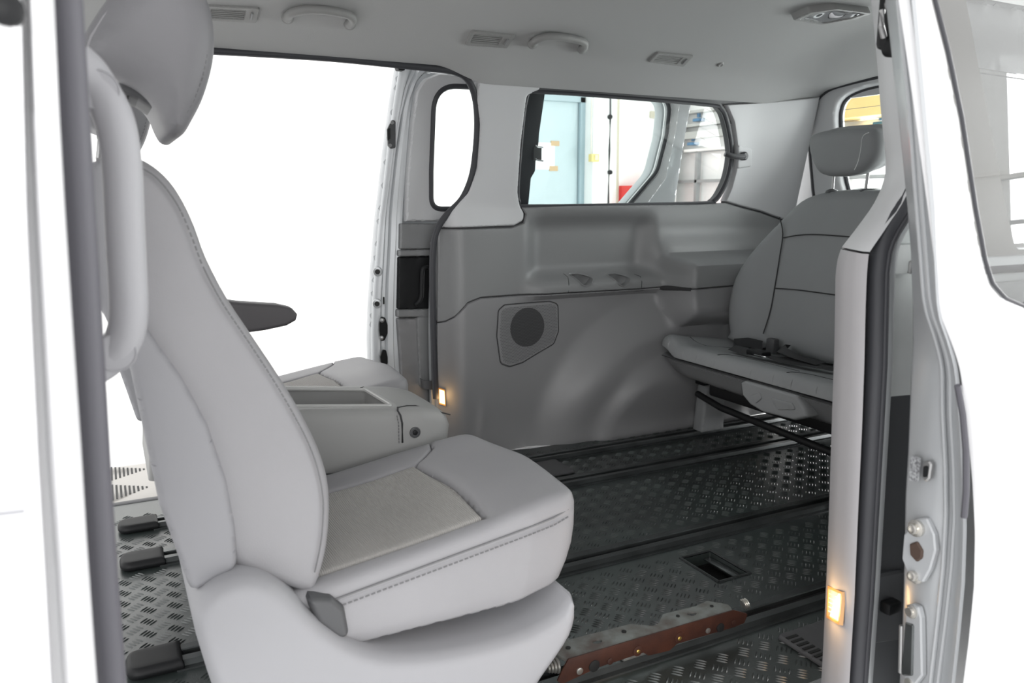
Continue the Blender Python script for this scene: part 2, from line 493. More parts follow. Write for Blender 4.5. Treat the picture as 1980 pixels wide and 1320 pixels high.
# --- cup-holder tray let into the ledge: two open cups
cups = empty('cup_holder_tray', hit(1170, 545, F), label='grey moulded ledge tray with two round cup holders under the long window', cat='cup holder')
for c in cup_o:
    cc = Vector((sum(q[0] for q in c) / len(c), sum(q[1] for q in c) / len(c)))
    panel('cup_well', inset_ring(c, -.004, .01), lambda u, v, s, cc=cc: fwall(u, v, .010 + .060 * math.exp(-((u - cc.x) ** 2 + (v - cc.y) ** 2) / .0012)), M['panel'], cups, sp=.008, thick=.004)
    rr_ = [fwall(u, v, -.0005) for u, v in c]; rr_.append(rr_[0])
    MB().tube(rr_, .0022, 6, up=(0, 1, 0), cap=False).build('cup_rim', M['panel'], cups)
sl_ = [hit(x, y, F) + Vector((0, -.0004, 0)) for x, y in ((1090, 529), (1098, 536), (1100, 548), (1099, 566))]
MB().tube([tuple(q) for q in sl_], .0013, 5, up=(0, 1, 0)).build('tray_joint', M['seam'], cups)
sl_ = [hit(x, y, F) + Vector((0, -.0004, 0)) for x, y in ((1226, 530), (1238, 534), (1241, 545), (1240, 557))]
MB().tube([tuple(q) for q in sl_], .0013, 5, up=(0, 1, 0)).build('tray_joint', M['seam'], cups)

# ------------------------------------------------------------------ floor
floor = empty('floor', (1.2, 1.75, 0), kind='structure', label='dark rubber tread floor of the van with steel seat rails')
fl = lambda u, v, s: Vector((u, v, -s))
hole = [(1.268, 1.378), (1.356, 1.378), (1.356, 1.512), (1.268, 1.512)]
panel('floor_mat', [(-.75, .98), (2.66, .98), (2.66, 2.46), (1.35, 2.50), (1.0, 2.58), (-.75, 2.58)], fl, M['floor'], floor, holes=[rounded(hole, .008)], sp=.12, thick=.03)
RAILS = [(1.21, .09), (1.612, .09), (2.118, .085), (2.365, .075)]
# raised ribs of the tread pattern: far too many to count
def ribs():
    V = []; Fc = []
    pit = .047; a45 = math.radians(42)
    ca, sa = math.cos(a45), math.sin(a45)
    def rib(cx, cy, ang, L=.0255, W=.0042, H=.0022):
        n = len(V); c, s = math.cos(ang), math.sin(ang)
        for (u, v, h) in ((-L / 2, 0, 0), (-L / 4, -W / 2, 0), (L / 4, -W / 2, 0), (L / 2, 0, 0), (L / 4, W / 2, 0), (-L / 4, W / 2, 0), (-L / 4, 0, H), (L / 4, 0, H)):
            V.append((cx + u * c - v * s, cy + u * s + v * c, h - .0002))
        Fc.extend([(n, n + 1, n + 6), (n + 1, n + 2, n + 7, n + 6), (n + 2, n + 3, n + 7), (n + 3, n + 4, n + 7), (n + 4, n + 5, n + 6, n + 7), (n + 5, n, n + 6)])
    for i in range(-70, 71):
        for j in range(-70, 71):
            cx = 1.0 + (i * ca - j * sa) * pit * .82; cy = 1.75 + (i * sa + j * ca) * pit * .82
            if not (-.72 < cx < 2.62 and 1.0 < cy < 2.46): continue
            if any(abs(cy - r) < w / 2 + .022 for r, w in RAILS): continue
            if 1.25 < cx < 1.375 and 1.36 < cy < 1.53: continue
            if 1.21 < cx < 1.36 and 2.17 < cy < 2.345: continue
            base = a45 if (i + j) % 2 == 0 else a45 + math.pi / 2
            for k in range(4):
                o = (k - 1.5) * .0088
                rib(cx - math.sin(base) * o, cy + math.cos(base) * o, base)
    return V, Fc
v_, f_ = ribs()
tag(obj('tread_ribs', v_, f_, M['floor'], floor, ang=80), kind='stuff')
# rails: open channels with a dark slot
for ry, rw in RAILS:
    h = .016; w = rw / 2
    prof = [(-w, 0), (-w, .004), (-w + .012, .004), (-w + .014, h), (-.012, h), (-.010, h - .002), (-.010, .002), (.010, .002), (.010, h - .002), (.012, h), (w - .014, h), (w - .012, .004), (w, .004), (w, 0)]
    r_ = MB().prof([(.06, ry, 0), (2.60, ry, 0)], prof).build('seat_rail', M['rail'], floor, ang=25)
    MB().box(((.06 + 2.6) / 2, ry, .0035), (2.53, .0215, .002)).build('rail_slot', M['slot'], r_)
    # rounded plastic end cap
    out = rounded([(-.03, ry - w), (.075, ry - w), (.075, ry + w), (-.03, ry + w)], [.03, .004, .004, .03])
    slab('rail_end_cap', out, lambda u, v, a: Vector((u, v, a)), .0, .024, M['black'], r_, r=.009, r1=.012, sp=.015)
# recessed anchor pocket
pk = MB()
pk.box((1.312, 1.445, -.04), (.10, .145, .004))
for (c, d) in (((1.264, 1.445, -.02), (.006, .145, .04)), ((1.360, 1.445, -.02), (.006, .145, .04)), ((1.312, 1.374, -.02), (.10, .006, .04)), ((1.312, 1.516, -.02), (.10, .006, .04))):
    pk.box(c, d)
pk.build('anchor_pocket', M['slot'], floor, flat=True)
MB().box((1.342, 1.445, -.012), (.024, .13, .004), .001).build('pocket_latch_plate', M['rail'], floor)
rim = [(1.262, 1.372, .001), (1.362, 1.372, .001), (1.362, 1.518, .001), (1.262, 1.518, .001), (1.262, 1.372, .001)]
MB().tube(rim, .004, 6).build('pocket_rim', M['rail'], floor)
# floor air outlet beside the far rail
def vent(cx, cy, sy):
    v = empty('floor_air_outlet', (cx, cy, 0), parent=floor)
    out = rounded([(cx - .07, cy - .07), (cx + .07, cy - .07), (cx + .07, cy + .07), (cx - .07, cy + .07)], .014)
    slab('outlet_plate', out, lambda u, q, a: Vector((u, q, a)), 0, .011, M['dark'], v, r=.002, r1=.006, sp=.03)
    for k in range(7):
        MB().box((cx - .05, cy + sy * (-.045 + k * .015), .0115), (.03, .007, .002)).build('outlet_slot', M['slot'], v, flat=True)
vent(1.29, 2.262, 1)
vent(1.27, 1.055, -1)
# far door sill and step board with pierced anti-slip pattern
sill = MB().box((.12, 2.59, -.012), (1.8, .03, .03), .006); sill.build('door_sill', M['dark'], floor)
stp = tag(empty('step_board', (0, 2.85, -.03)), 'pale pierced step board outside the far sliding door', 'step board')
slab('board', rounded([(-.7, 2.62), (1.0, 2.62), (1.0, 3.02), (-.7, 3.02)], .03), lambda u, v, a: Vector((u, v, a)), -.06, -.008, material('pale_step_plastic', (.55, .53, .50, 1), .6), stp, r=.008, sp=.08)
mbs = MB()
for row in range(2):
    for tri in range(-3, 4):
        x0 = -.065 + tri * .16
        for k in range(11):
            ln = .185 * (1 - k / 11.)
            if ln < .015: continue
            xx = x0 + k * .0125; yc = 2.73 + row * .195
            mbs.box((xx, yc, -.0078), (.006, ln, .0012))
mbs_o = mbs.build('slot_pattern', M['slot'], stp, flat=True); tag(mbs_o, kind='stuff')

# ------------------------------------------------------------------ headliner
YC = 1.70
def HZ(X, Y):
    t = min(1.0, abs(Y - YC) / .755)
    z = 1.318 + .154 * (1 - t ** 3.2) ** .9
    z -= .050 * smooth(X, .97, 1.16) * smooth(abs(Y - YC), .66, .76) * (1 - .25 * smooth(X, 2.3, 2.6))
    z -= .105 * smooth(X, 2.25, 2.66) ** 1.6 * (1 - t ** 4)
    return z
ceil = empty('ceiling', (1.0, 1.7, 1.4), kind='structure', label='grey fabric headliner of the van roof')
edge_far = []
for k in range(41):
    X = -.8 + k * (2.62 + .8) / 40
    edge_far.append((X, 2.453))
lin_out = [(-.8, .93), (2.62, .93), (2.62, 2.453), (-.8, 2.453)]
panel('headliner', lin_out, lambda u, v, s: Vector((u, v, HZ(u, v) + s)), M['liner'], ceil, sp=.032, r=.012, thick=.02)
# roof skin above (closes the body)
panel('roof_skin', [(-.85, .80), (2.75, .80), (2.75, 2.60), (-.85, 2.60)], lambda u, v, s: Vector((u, v, 1.55 - .12 * (abs(v - YC) / .9) ** 3 + s)), M['white'], ceil, sp=.12, thick=.01)
# drip edge of the far door opening: outer body rail over the opening
def G(z): return 2.535 - max(0.0, z - .88) * .20
MB().prof([(-.85, 2.50, 1.315), (1.05, 2.50, 1.315)], [(-.03, .016), (.035, .016), (.04, .03), (.04, .14), (-.03, .05)]).build('door_header_rail', M['silver'], ceil)

# ------------------------------------------------------------------ black seal around the far door opening
seal_px = [(395, 97), (520, 104), (640, 112), (760, 124), (835, 132), (880, 139), (905, 155), (919, 190), (923, 240), (919, 300), (911, 345), (893, 385), (864, 415),
           (846, 442), (838, 475), (836, 540), (838, 640), (841, 720), (843, 770)]
sp3 = [atY(x, y, G(atY(x, y, 2.53).z) + .012) for x, y in seal_px]
sp3 = spline([tuple(p) for p in sp3], 5, False)
seal_far = MB().tube(sp3, .0115, 10, up=(0, 1, 0)).build('trim_1', M['rubber'])
tag(seal_far, 'black rubber seal edging the far sliding door opening', kind='structure')
# body flange just outside the seal
flp = [tuple(Vector(p) + Vector((.012, .03, 0))) for p in sp3]
MB().tube(flp, .006, 8, up=(0, 1, 0)).build('seal_flange', M['silver'], seal_far)
# outer body of the far C-pillar, behind the trim
oc = XZ([(842, 850), (838, 640), (842, 470), (866, 425), (908, 375), (926, 300), (930, 240), (922, 180)], 2.56)
oc = oc + [(1.28, 1.33), (1.30, .90), (1.30, -.05)]
panel('outer_pillar', oc, lambda u, v, s: Vector((u, G(v) + .055 + s, v)), M['silver'], wall, sp=.05, thick=.02)

# ------------------------------------------------------------------ long quarter window
w1 = empty('window_1', (1.8, 2.55, .9), kind='structure', label='long fixed quarter window in the far wall')
fg = lambda u, v, s: Vector((u, 2.568 - max(0.0, v - .88) * .20 - .05 * smooth(u, 2.3, 2.66) + s, v))
panel('pane', inset_ring(win, -.02, .02), fg, M['glass'], w1, sp=.06, thick=.004)
ring = [Vector((u, F(u, v) + .012, v)) for u, v in win]; ring.append(ring[0])
MB().tube(ring, .0075, 8, up=(0, 1, 0), cap=False).build('window_seal', M['rubber'], w1)
ring2 = [Vector((u, F(u, v) + .03, v)) for u, v in inset_ring(win, -.006, .02)]; ring2.append(ring2[0])
MB().prof(ring2, [(-.004, -.02), (.008, -.02), (.008, .02), (-.004, .02)], up=(0, 1, 0), cap=False).build('window_reveal', M['dark'], w1)

# ------------------------------------------------------------------ tailgate with rear window
tg = empty('door_3', (XR, 1.7, .3), kind='structure', label='tailgate with the rear window behind the bench seat')
def mirror(h): return h + [(2 * YC - y, z) for y, z in reversed(h)]
half_o = [(p.y, p.z) for p in (atX(x, y, XR) for x, y in [(1585, 470), (1578, 365), (1572, 290), (1573, 232), (1584, 198), (1610, 174), (1652, 161), (1700, 150)])]
half_o = [(2.40, .05)] + [(min(y, 2.46), z) for y, z in half_o] + [(1.95, half_o[-1][1] + .006)]
half_i = [(p.y, p.z) for p in (atX(x, y, XR) for x, y in [(1650, 400), (1625, 330), (1619, 245), (1620, 212), (1631, 190), (1658, 175), (1700, 164)])] 
half_i = [(half_i[0][0] , .84)] + half_i[1:] + [(1.95, half_i[-1][1] + .004)]
ft = lambda u, v, s: Vector((XR - .02 + s + .05 * max(0, .9 - abs(v - .9)) * 0, u, v))
panel('tailgate_trim', mirror(spline(half_o, 4, False)), ft, M['trim'], tg, holes=[mirror(spline(half_i, 4, False))], sp=.03, r=.012, thick=.05)
ro = [Vector((XR - .012, y, z)) for y, z in mirror(spline(half_o, 4, False))]; ro.append(ro[0])
MB().tube(ro, .011, 8, up=(1, 0, 0), cap=False).build('tailgate_seal', M['rubber'], tg)
ri = [Vector((XR + .02, y, z)) for y, z in mirror(spline(half_i, 4, False))]; ri.append(ri[0])
MB().tube(ri, .010, 8, up=(1, 0, 0), cap=False).build('rear_window_seal', M['rubber'], tg)
panel('rear_pane', inset_ring(mirror(spline(half_i, 4, False)), -.015, .03), lambda u, v, s: Vector((XR + .03 + s, u, v)), M['glass'], tg, sp=.08, thick=.004)
for k in range(9):
    z = .90 + k * .045
    MB().box((XR + .028, 1.70, z), (.001, 1.36, .0018)).build('heater_wire', M['dsteel'], tg, flat=True)
MB().box((XR - .008, 2.335, 1.335), (.022, .004, .05)).build('trim_joint', M['seam'], tg, flat=True)
# filler between side wall and tailgate, rear roof header
panel('rear_header', [(1.0, 1.30), (2.42, 1.30), (2.40, 1.40), (2.1, 1.46), (1.3, 1.46), (1.0, 1.40)], lambda u, v, s: Vector((2.655 + s, u, v)), M['trim'], tg, sp=.08, thick=.01)
panel('rear_corner', [(2.38, -.02), (2.56, -.02), (2.56, 1.4), (2.38, 1.4)], lambda u, v, s: Vector((2.665 + s, u, v)), M['trim'], tg, sp=.1, thick=.01)
# ------------------------------------------------------------------ near side wall behind the near pillar (mostly out of view)
nw = empty('wall_near', (1.8, .95, 0), kind='structure', label='grey inner side wall behind the near door pillar')
nwh = rounded([(1.40, .90), (2.32, .90), (2.32, 1.27), (1.40, 1.27)], .07)
NY = lambda z: .93 + max(0.0, z - .88) * .10
panel('near_panel', [(1.25, -.02), (2.66, -.02), (2.66, 1.36), (1.25, 1.36)], lambda u, v, s: Vector((u, NY(v) - s, v)), M['panel'], nw, holes=[nwh], sp=.06, r=.01, thick=.08)
w2 = empty('window_2', (1.8, .9, .9), kind='structure', label='quarter window in the near side wall')
panel('near_pane', inset_ring(nwh, -.01, .03), lambda u, v, s: Vector((u, NY(v) - .05 - s, v)), M['glass'], w2, sp=.1, thick=.004)
# ================================================================== SWIVELLED SEAT (faces the rear bench)
def seamline(name, pts, parent, mat=None, r=.0022):
    return MB().tube(pts, r, 6).build(name, mat or M['seam'], parent)
def stitches(name, pts, parent, step=.011, ln=.0062, r=.0012, mat=None):
    """row of thread stitches along a polyline"""
    P = [Vector(p) for p in resample(pts, step, False)]
    mb = MB()
    for a, b in zip(P[:-1], P[1:]):
        d = (b - a)
        if d.length < 1e-5: continue
        mb.tube([a, a + d.normalized() * ln], r, 5)
    o = mb.build(name, mat or M['stitch'], parent); tag(o, kind='stuff'); return o
def swivel_seat():
    root = empty('swivel_seat', (.35, 1.345, .0))
    YN, YF = 1.10, 1.59
    mid = .5 * (YN + YF)
    # ---- backrest
    bx = XZ([(225, 296), (262, 303), (298, 322), (330, 352), (356, 392), (378, 440), (400, 500), (440, 577), (490, 652), (540, 727), (585, 802), (618, 870), (636, 930),
             (640, 990), (635, 1055), (624, 1105), (610, 1140), (585, 1146), (540, 1132), (475, 1108), (440, 1080), (415, 990), (385, 890), (335, 790), (285, 700), (232, 600), (198, 500),
             (170, 400), (176, 320)], 1.125)
    bo = spline(bx, 3)
    def narrow(u, v, a):   # narrower towards the shoulders
        k = 1 - .16 * smooth(v, .62, 1.0)
        return Vector((u, mid + (a - mid) * k + .02 * smooth(v, .7, 1.0) * 0, v))
    k_top = 1
    def nmap(u, v, a):
        Yn = a
        if a < mid: Yn = a
        else: Yn = mid + (a - mid) * (1 - .10 * smooth(v, .7, 1.0))
        return Vector((u, Yn, v))
    slab('backrest', bo, nmap, YN + .015, YF - .02, M['leather'], root, r=.022, sp=.022, crown=.008, cw=.05)
    st = [atY(x, y, YN + .0125) for x, y in [(268, 322), (300, 342), (328, 374), (350, 410), (372, 462), (392, 515), (428, 583), (477, 656), (526, 731), (570, 806), (602, 872), (619, 932), (624, 988), (619, 1050), (607, 1106)]]
    stitches('backrest_stitching', [Vector((p.x, YN + .0085, p.z)) for p in (Vector(q) for q in spline([tuple(s) for s in st], 4, False))], root)
    # hard shell on the back
    sx = XZ([(195, 300), (160, 330), (148, 400), (158, 500), (190, 588), (252, 715), (281, 850), (308, 975), (339, 1060), (371, 1151), (418, 1122), (461, 1101), (456, 1020), (440, 930),
             (403, 820), (352, 727), (292, 645), (252, 585), (228, 500), (218, 410), (222, 345)], 1.105)
    slab('backrest_shell', rounded(sx, .02, 3), lambda u, v, a: nmap(u, v, a), YN + .004, YF - .004, M['shell'], root, r=.010, sp=.022, crown=.004, cw=.04)
    # ---- headrest
    hx = XZ([(152, 112), (158, 80), (182, 35), (225, -20), (290, -58), (355, -50), (396, -8), (412, 48), (413, 105), (404, 152), (389, 197), (371, 232), (357, 256),
             (343, 266), (326, 260), (314, 240), (302, 212), (284, 188), (262, 170), (238, 158), (205, 143), (172, 128)], 1.25)
    hr = slab('headrest', spline(hx, 3), lambda u, v, a: Vector((u, a, v)), 1.205, 1.485, M['shadeleather'], root, r=.045, sp=.016, crown=.01, cw=.04)
    seamline('headrest_piping', [Vector((p.x, 1.222, p.z)) for p in (atY(x, y, 1.222) for x, y in [(166, 108), (178, 72), (202, 34), (240, -8), (290, -35)])], hr, M['leather'], .003)
    stitches('headrest_stitching', [Vector((p.x, 1.2195, p.z)) for p in (atY(x, y, 1.2195) for x, y in [(398, 60), (400, 105), (392, 150), (376, 192), (358, 222)])], hr, .009, .005)
    kx = XZ([(226, 142), (280, 158), (302, 178), (322, 214), (326, 250), (314, 246), (298, 210), (268, 190), (230, 176)], 1.28)
    slab('headrest_stem_cover', rounded(kx, .004, 2), lambda u, v, a: Vector((u, a, v)), 1.275, 1.415, M['dark'], hr, r=.005, sp=.012)
    for py in (1.30, 1.39):
        a = atY(246, 182, 1.3)
        MB().tube([(a.x, py, a.z + .02), (a.x - .012, py, a.z - .05), (a.x - .012, py, .93)], .006, 10).build('headrest_post', M['dsteel'], hr)
    # ---- seat cushion: body, insert, bolsters
    zs = lambda X: .327 + (X - .25) * .15
    plan = rounded([(.16, YN), (.60, YN), (.700, YN + .012), (.722, mid), (.700, YF - .012), (.60, YF), (.16, YF)], [.01, .08, .05, .30, .05, .08, .01], 8)
    def cmap(u, v, a):
        t = a / .1
        uu = u - (1 - t) * .032 * smooth(u, .45, .70)
        zb = .247 + .012 * smooth(u, .55, .7)
        zz = zb + t * (zs(u) - .013 * smooth(v, 1.22, 1.56) - zb)
        bul = .007 * math.sin(math.pi * min(1, max(0, t)))
        return Vector((uu + bul * smooth(u, .6, .7), v + (bul if v > mid else -bul) * (1 if abs(v - mid) > .2 else 0), zz))
    slab('seat_cushion', plan, cmap, 0, .1, M['leather'], root, r=.006, sp=.03)
    def top(u, v, s):
        h = .026 + .006 * smooth(u, .50, .60) * (1 - smooth(u, .62, .72)) * (1 - smooth(v, 1.2, 1.45)) - .013 * smooth(v, 1.22, 1.56)
        dish = .016 * math.exp(-((v - mid) / .15) ** 2) * (1 - smooth(u, .40, .56))
        return Vector((u, v, zs(u) + h - dish - s))
    out_l = resample(plan, .02)
    A, B_ = (.528, 1.140), (.528, 1.472)
    ins = rounded([(.16, 1.150), (.40, 1.142), A, (.536, 1.30), B_, (.16, 1.50)], [0, .05, .012, .3, .012, 0], 6)
    e_near = [(.16, 1.150), (.40, 1.142), A]; e_front = [A, (.534, 1.30), B_]; e_far = [B_, (.16, 1.50)]
    diag = [B_, (.556, 1.497), (.585, 1.53), (.612, 1.62)]
    inp = panel('seat_insert', ins, top, M['insert'], root, sp=.016, r=0, thick=.02, rolls=[(e_near, .010), (e_front, .010), (e_far, .010)])
    def plan_part(keep):
        return [p for p in out_l if keep(p)]
    # front + near bolster (one L-shaped cover), far bolster
    i0 = [i for i, p in enumerate(out_l)]
    near_front = []
    full = out_l
    n = len(full)
    # walk plan from the rear near corner, along the near side and the front, to where the diagonal leaves
    cut = min(range(n), key=lambda i: (Vector(full[i]) - Vector((.606, YF))).length)
    L1 = full[0:cut + 1]
    bol = L1 + [(.590, 1.535), (.558, 1.499)] + [B_, (.536, 1.38), (.5375, 1.30), (.536, 1.22)] + [A, (.40, 1.142), (.16, 1.150)]
    rear_edge = lambda L: L
    panel('front_bolster', bol, top, M['leather'], root, sp=.016, thick=.015,
          rolls=[(L1[1:], .024), (e_near, .011), ([A, (.536, 1.22), (.5375, 1.30), (.536, 1.38), B_], .016), ([B_, (.558, 1.499), (.590, 1.535), L1[-1]], .009)])
    L2 = full[cut:]
    bol2 = [B_, (.558, 1.499), (.590, 1.535)] + L2[:-1] + [(.16, YF), (.16, 1.50)]
    panel('side_bolster', bol2, top, M['leather'], root, sp=.016, thick=.015,
          rolls=[([q for q in L2 if q[1] > YF - .1], .030), (e_far, .013), ([B_, (.558, 1.499), (.590, 1.535), L2[0]], .009)])
    sm = [(p[0], YN - .002, zs(p[0]) + .001) for p in [(.22, 0), (.30, 0), (.40, 0), (.50, 0), (.58, 0)]] + [(.640, YN + .002, zs(.64)), (.675, YN + .012, zs(.675)), (.697, YN + .035, zs(.70)), (.706, YN + .07, zs(.706))]
    seamline('cushion_piping', sm, root, M['stitch'], .0014)
    stitches('cushion_stitching', [(p[0], p[1] - .0042, p[2] - .011) for p in sm[:-2]], root, .010, .006)
    # fold where the near bolster meets the front one
    fp = [Vector(top(u, v, .0)) for u, v in ((.535, 1.128), (.57, 1.128), (.60, 1.122))]
    # ---- moulded base cover
    bx = XZ([(372, 1196), (380, 1165), (402, 1138), (438, 1118), (480, 1110), (522, 1120), (560, 1146), (600, 1184), (648, 1221), (700, 1248), (760, 1260), (845, 1256), (940, 1238), (1020, 1212),
             (1080, 1176), (1098, 1148), (1106, 1152), (1108, 1185), (1097, 1222), (1072, 1262), (1045, 1300), (1015, 1345), (990, 1370)], 1.085)
    bx = bx + [(.50, .02), (.18, .02)] + XZ([(440, 1400), (412, 1330), (390, 1262)], 1.085)
    slab('seat_base_cover', spline(bx, 2), lambda u, v, a: Vector((u, a, v)), 1.065, 1.60, M['base'], root, r=.022, sp=.024, crown=.004, cw=.04)
    hx = XZ([(588, 1150), (640, 1152), (664, 1170), (674, 1225), (650, 1232), (610, 1200)], 1.095)
    slab('recliner_cover', rounded(hx, .01, 3), lambda u, v, a: Vector((u, a, v)), 1.083, 1.13, M['dark'], root, r=.010, sp=.012)
    hx = XZ([(388, 1150), (440, 1110), (470, 1105), (560, 1140), (540, 1160), (400, 1175)], 1.12)
    slab('hinge_plate', rounded(hx, .006, 3), lambda u, v, a: Vector((u, a, v)), 1.105, 1.57, M['dark'], root, r=.004, sp=.02)
    return root
seat_a = swivel_seat()
tag(seat_a, 'big light grey leatherette swivel seat nearest the camera, facing the rear bench', 'car seat', 'swivelled second-row seats')
seat_b = copy_tree(seat_a)
seat_b.location = seat_a.location + Vector((.035, .955, 0))
for ch in seat_b.children:
    if ch.name.startswith(('backrest', 'headrest')): ch.location.x -= .065
tag(seat_b, 'grey swivel seat with raised dark armrest on the far side of the console', 'car seat', 'swivelled second-row seats')
ax = XZ([(420, 578), (465, 584), (535, 588), (562, 594), (573, 606), (570, 618), (552, 628), (510, 637), (480, 641), (420, 650)], 1.95)
slab('armrest', rounded(ax, .006, 3), lambda u, v, a: Vector((u, a, v)), 1.93, 1.99, material('armrest_dark_grey', (.085, .08, .085, 1), .6, bump=.1, bscale=700), seat_b, r=.010, sp=.015)

# ------------------------------------------------------------------ folded middle seat used as a console
cs = empty('folded_middle_seat', (.4, 1.75, .0), label='folded-down middle seat forming a grey console with an open tray', cat='console')
cz = lambda X: .482 - .115 * (X - .35) - .9 * max(0, X - .60) ** 2 * 3
cplan = rounded([(.05, 1.62), (.60, 1.62), (.682, 1.64), (.69, 1.75), (.682, 1.88), (.60, 1.895), (.05, 1.895)], [.01, .1, .05, .2, .05, .1, .01], 8)
ctray = rounded([(.10, 1.665), (.545, 1.665), (.535, 1.835), (.10, 1.845)], .012)
panel('console_body', cplan, lambda u, v, s: Vector((u + (0 if s < .05 else -.01), v, max(.33, cz(u) - s))), M['console'], cs, holes=[ctray], sp=.02, r=.026, rh=.006, thick=.11)
panel('tray_floor', inset_ring(ctray, -.01, .02), lambda u, v, s: Vector((u, v, cz(u) - .058 - s)), M['dark'], cs, sp=.05, thick=.004)
tr = [Vector((u, v, cz(u) - .001)) for u, v in ctray]; tr.append(tr[0])
MB().tube(tr, .005, 8, cap=False).build('tray_rim', material('tray_rim_grey', (.42, .42, .41, 1), .4), cs)
seamline('pad_seam', [(.553, 1.6185, .385), (.553, 1.6175, .43), (.551, 1.622, cz(.55) - .012), (.548, 1.632, cz(.55) - .003), (.553, 1.645, cz(.55))], cs)
stitches('pad_stitching', [(.545, 1.6185, .385), (.545, 1.6175, .43), (.543, 1.622, cz(.55) - .010)], cs, .009, .005)
seamline('pad_seam', [(.555, 1.645, cz(.555) + .0005), (.58, 1.66, cz(.58) + .0005), (.60, 1.66, cz(.60) + .0005), (.68, 1.648, cz(.675) - .004)], cs, r=.0016)
seamline('pad_seam', [(.53, 1.852, cz(.53) + .0005), (.545, 1.872, cz(.545) - .002), (.55, 1.890, cz(.55) - .018)], cs, r=.0018)
c = atY(803, 836, 1.617)
MB().lathe((c.x, 1.6185, c.z), (0, -1, 0), [(.0125, -.002), (.0125, .002), (.010, .0025), (.009, .0005), (.0005, .0005)], 20).build('pivot_bolt_cover', M['dark'], cs)
MB().lathe((c.x, 1.6185, c.z), (0, -1, 0), [(.006, 0), (.006, .003), (.003, .004), (.0005, .004)], 8).build('pivot_bolt', M['black'], cs)
slab('middle_cushion', rounded([(.12, 1.635), (.66, 1.635), (.66, 1.88), (.12, 1.88)], .03), lambda u, v, a: Vector((u, v, a)), .20, .345, M['leather'], cs, r=.02, sp=.04)
slab('middle_base', rounded([(.16, 1.645), (.56, 1.645), (.56, 1.87), (.16, 1.87)], .03), lambda u, v, a: Vector((u, v, a)), .013, .22, M['dark'], cs, r=.01, sp=.06)

# ================================================================== REAR BENCH
bn = empty('rear_bench_seat', (2.1, 1.95, 0), label='dark grey rear bench seat with headrest, folded belts lying on its cushion', cat='car seat')
BX = 1.80
bplan = rounded([(BX + .04, 2.405), (BX + .0, 2.24), (BX, 1.42), (2.24, 1.42), (2.24, 2.33), (2.06, 2.385)], [.10, .12, .03, .02, .05, .1], 8)
def btop(u, v, s):
    h = .374
    h += .022 * smooth(v, 2.24, 2.33) * (1 - smooth(v, 2.37, 2.47) * .6)
    h += .018 * (1 - smooth(u, 1.84, 1.98)) - .018 * smooth(u, 1.95, 2.15)
    return Vector((u, v, h - s))
panel('bench_cushion_top', bplan, btop, M['bench'], bn, sp=.025, r=.038, thick=.004)
for ln in (
        [(1.94, 2.33), (1.93, 2.29), (1.96, 2.255), (2.06, 2.235), (2.20, 2.23)], [(1.825, 2.045), (1.85, 2.04), (1.88, 2.015), (1.895, 1.97), (1.895, 1.75)], [(1.825, 1.735), (1.85, 1.73), (1.88, 1.70), (1.89, 1.66), (1.89, 1.5)]):
    seamline('cushion_seam', [tuple(btop(u, v, -.0002)) for u, v in spline(ln, 4, False)], bn, M['seam'], .0013)
def bbody(u, v, a):
    t = (a - .265) / .08
    return Vector((u + (1 - t) * .05 * (1 - smooth(u, 1.80, 2.1)), v - (1 - t) * .04 * smooth(v, 2.2, 2.43), a + .008 * (1 - t) * smooth(v, 1.7, 2.4)))
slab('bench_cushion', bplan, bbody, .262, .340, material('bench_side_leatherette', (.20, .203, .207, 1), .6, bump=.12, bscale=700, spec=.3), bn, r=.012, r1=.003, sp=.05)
sl = [(BX + .016, 2.335, .341), (BX + .004, 2.26, .342), (BX - .002, 2.20, .343), (BX - .004, 2.1, .344), (BX - .004, 1.8, .345), (BX - .004, 1.43, .345)]
seamline('bench_piping', sl, bn, r=.0016)
stitches('bench_stitching', [(x - .002, y, z - .009) for x, y, z in sl[1:]], bn, .012, .006)
# release handle housing under the front edge
hp = [(p.y, p.z) for p in (atX(x, y, BX) for x, y in [(1436, 738), (1446, 735), (1545, 763), (1562, 790), (1566, 806), (1540, 812), (1478, 796), (1455, 782), (1440, 764)])]
hd = slab('handle_housing', rounded(hp, .006, 3), lambda u, v, a: Vector((a, u, v)), BX - .012, BX + .06, M['bench'], bn, r=.010, sp=.015)
for pts in ([(1451, 765), (1470, 758), (1474, 770), (1462, 780)], [(1490, 768), (1532, 778), (1540, 792), (1505, 792)]):
    q = [(p.y, p.z) for p in (atX(x, y, BX - .012) for x, y in pts)]
    slab('release_lever', rounded(q, .006, 3), lambda u, v, a: Vector((a, u, v)), BX - .016, BX + .0, M['bench'], hd, r=.002, sp=.01)
# underframe
MB().tube([(1.92, 2.25, .20), (1.90, 2.1, .185), (1.88, 1.45, .165)], .012, 10).build('front_cross_bar', M['black'], bn)
MB().box((2.08, 1.82, .235), (.34, .72, .05), .01).build('underframe', M['black'], bn)
for yy in (2.36, 1.47):
    cov = slab('leg_cover', rounded([(2.02, .014), (2.13, .014), (2.13, .19), (2.09, .215), (2.035, .195)], [.004, .004, .02, .02, .02]), lambda u, v, a, yy=yy: Vector((u, a + yy, v)), -.030, .030, M['bench'], bn, r=.006, sp=.02)
    MB().box((2.05, yy, .225), (.06, .05, .05), .004).build('leg_bracket', M['black'], bn)
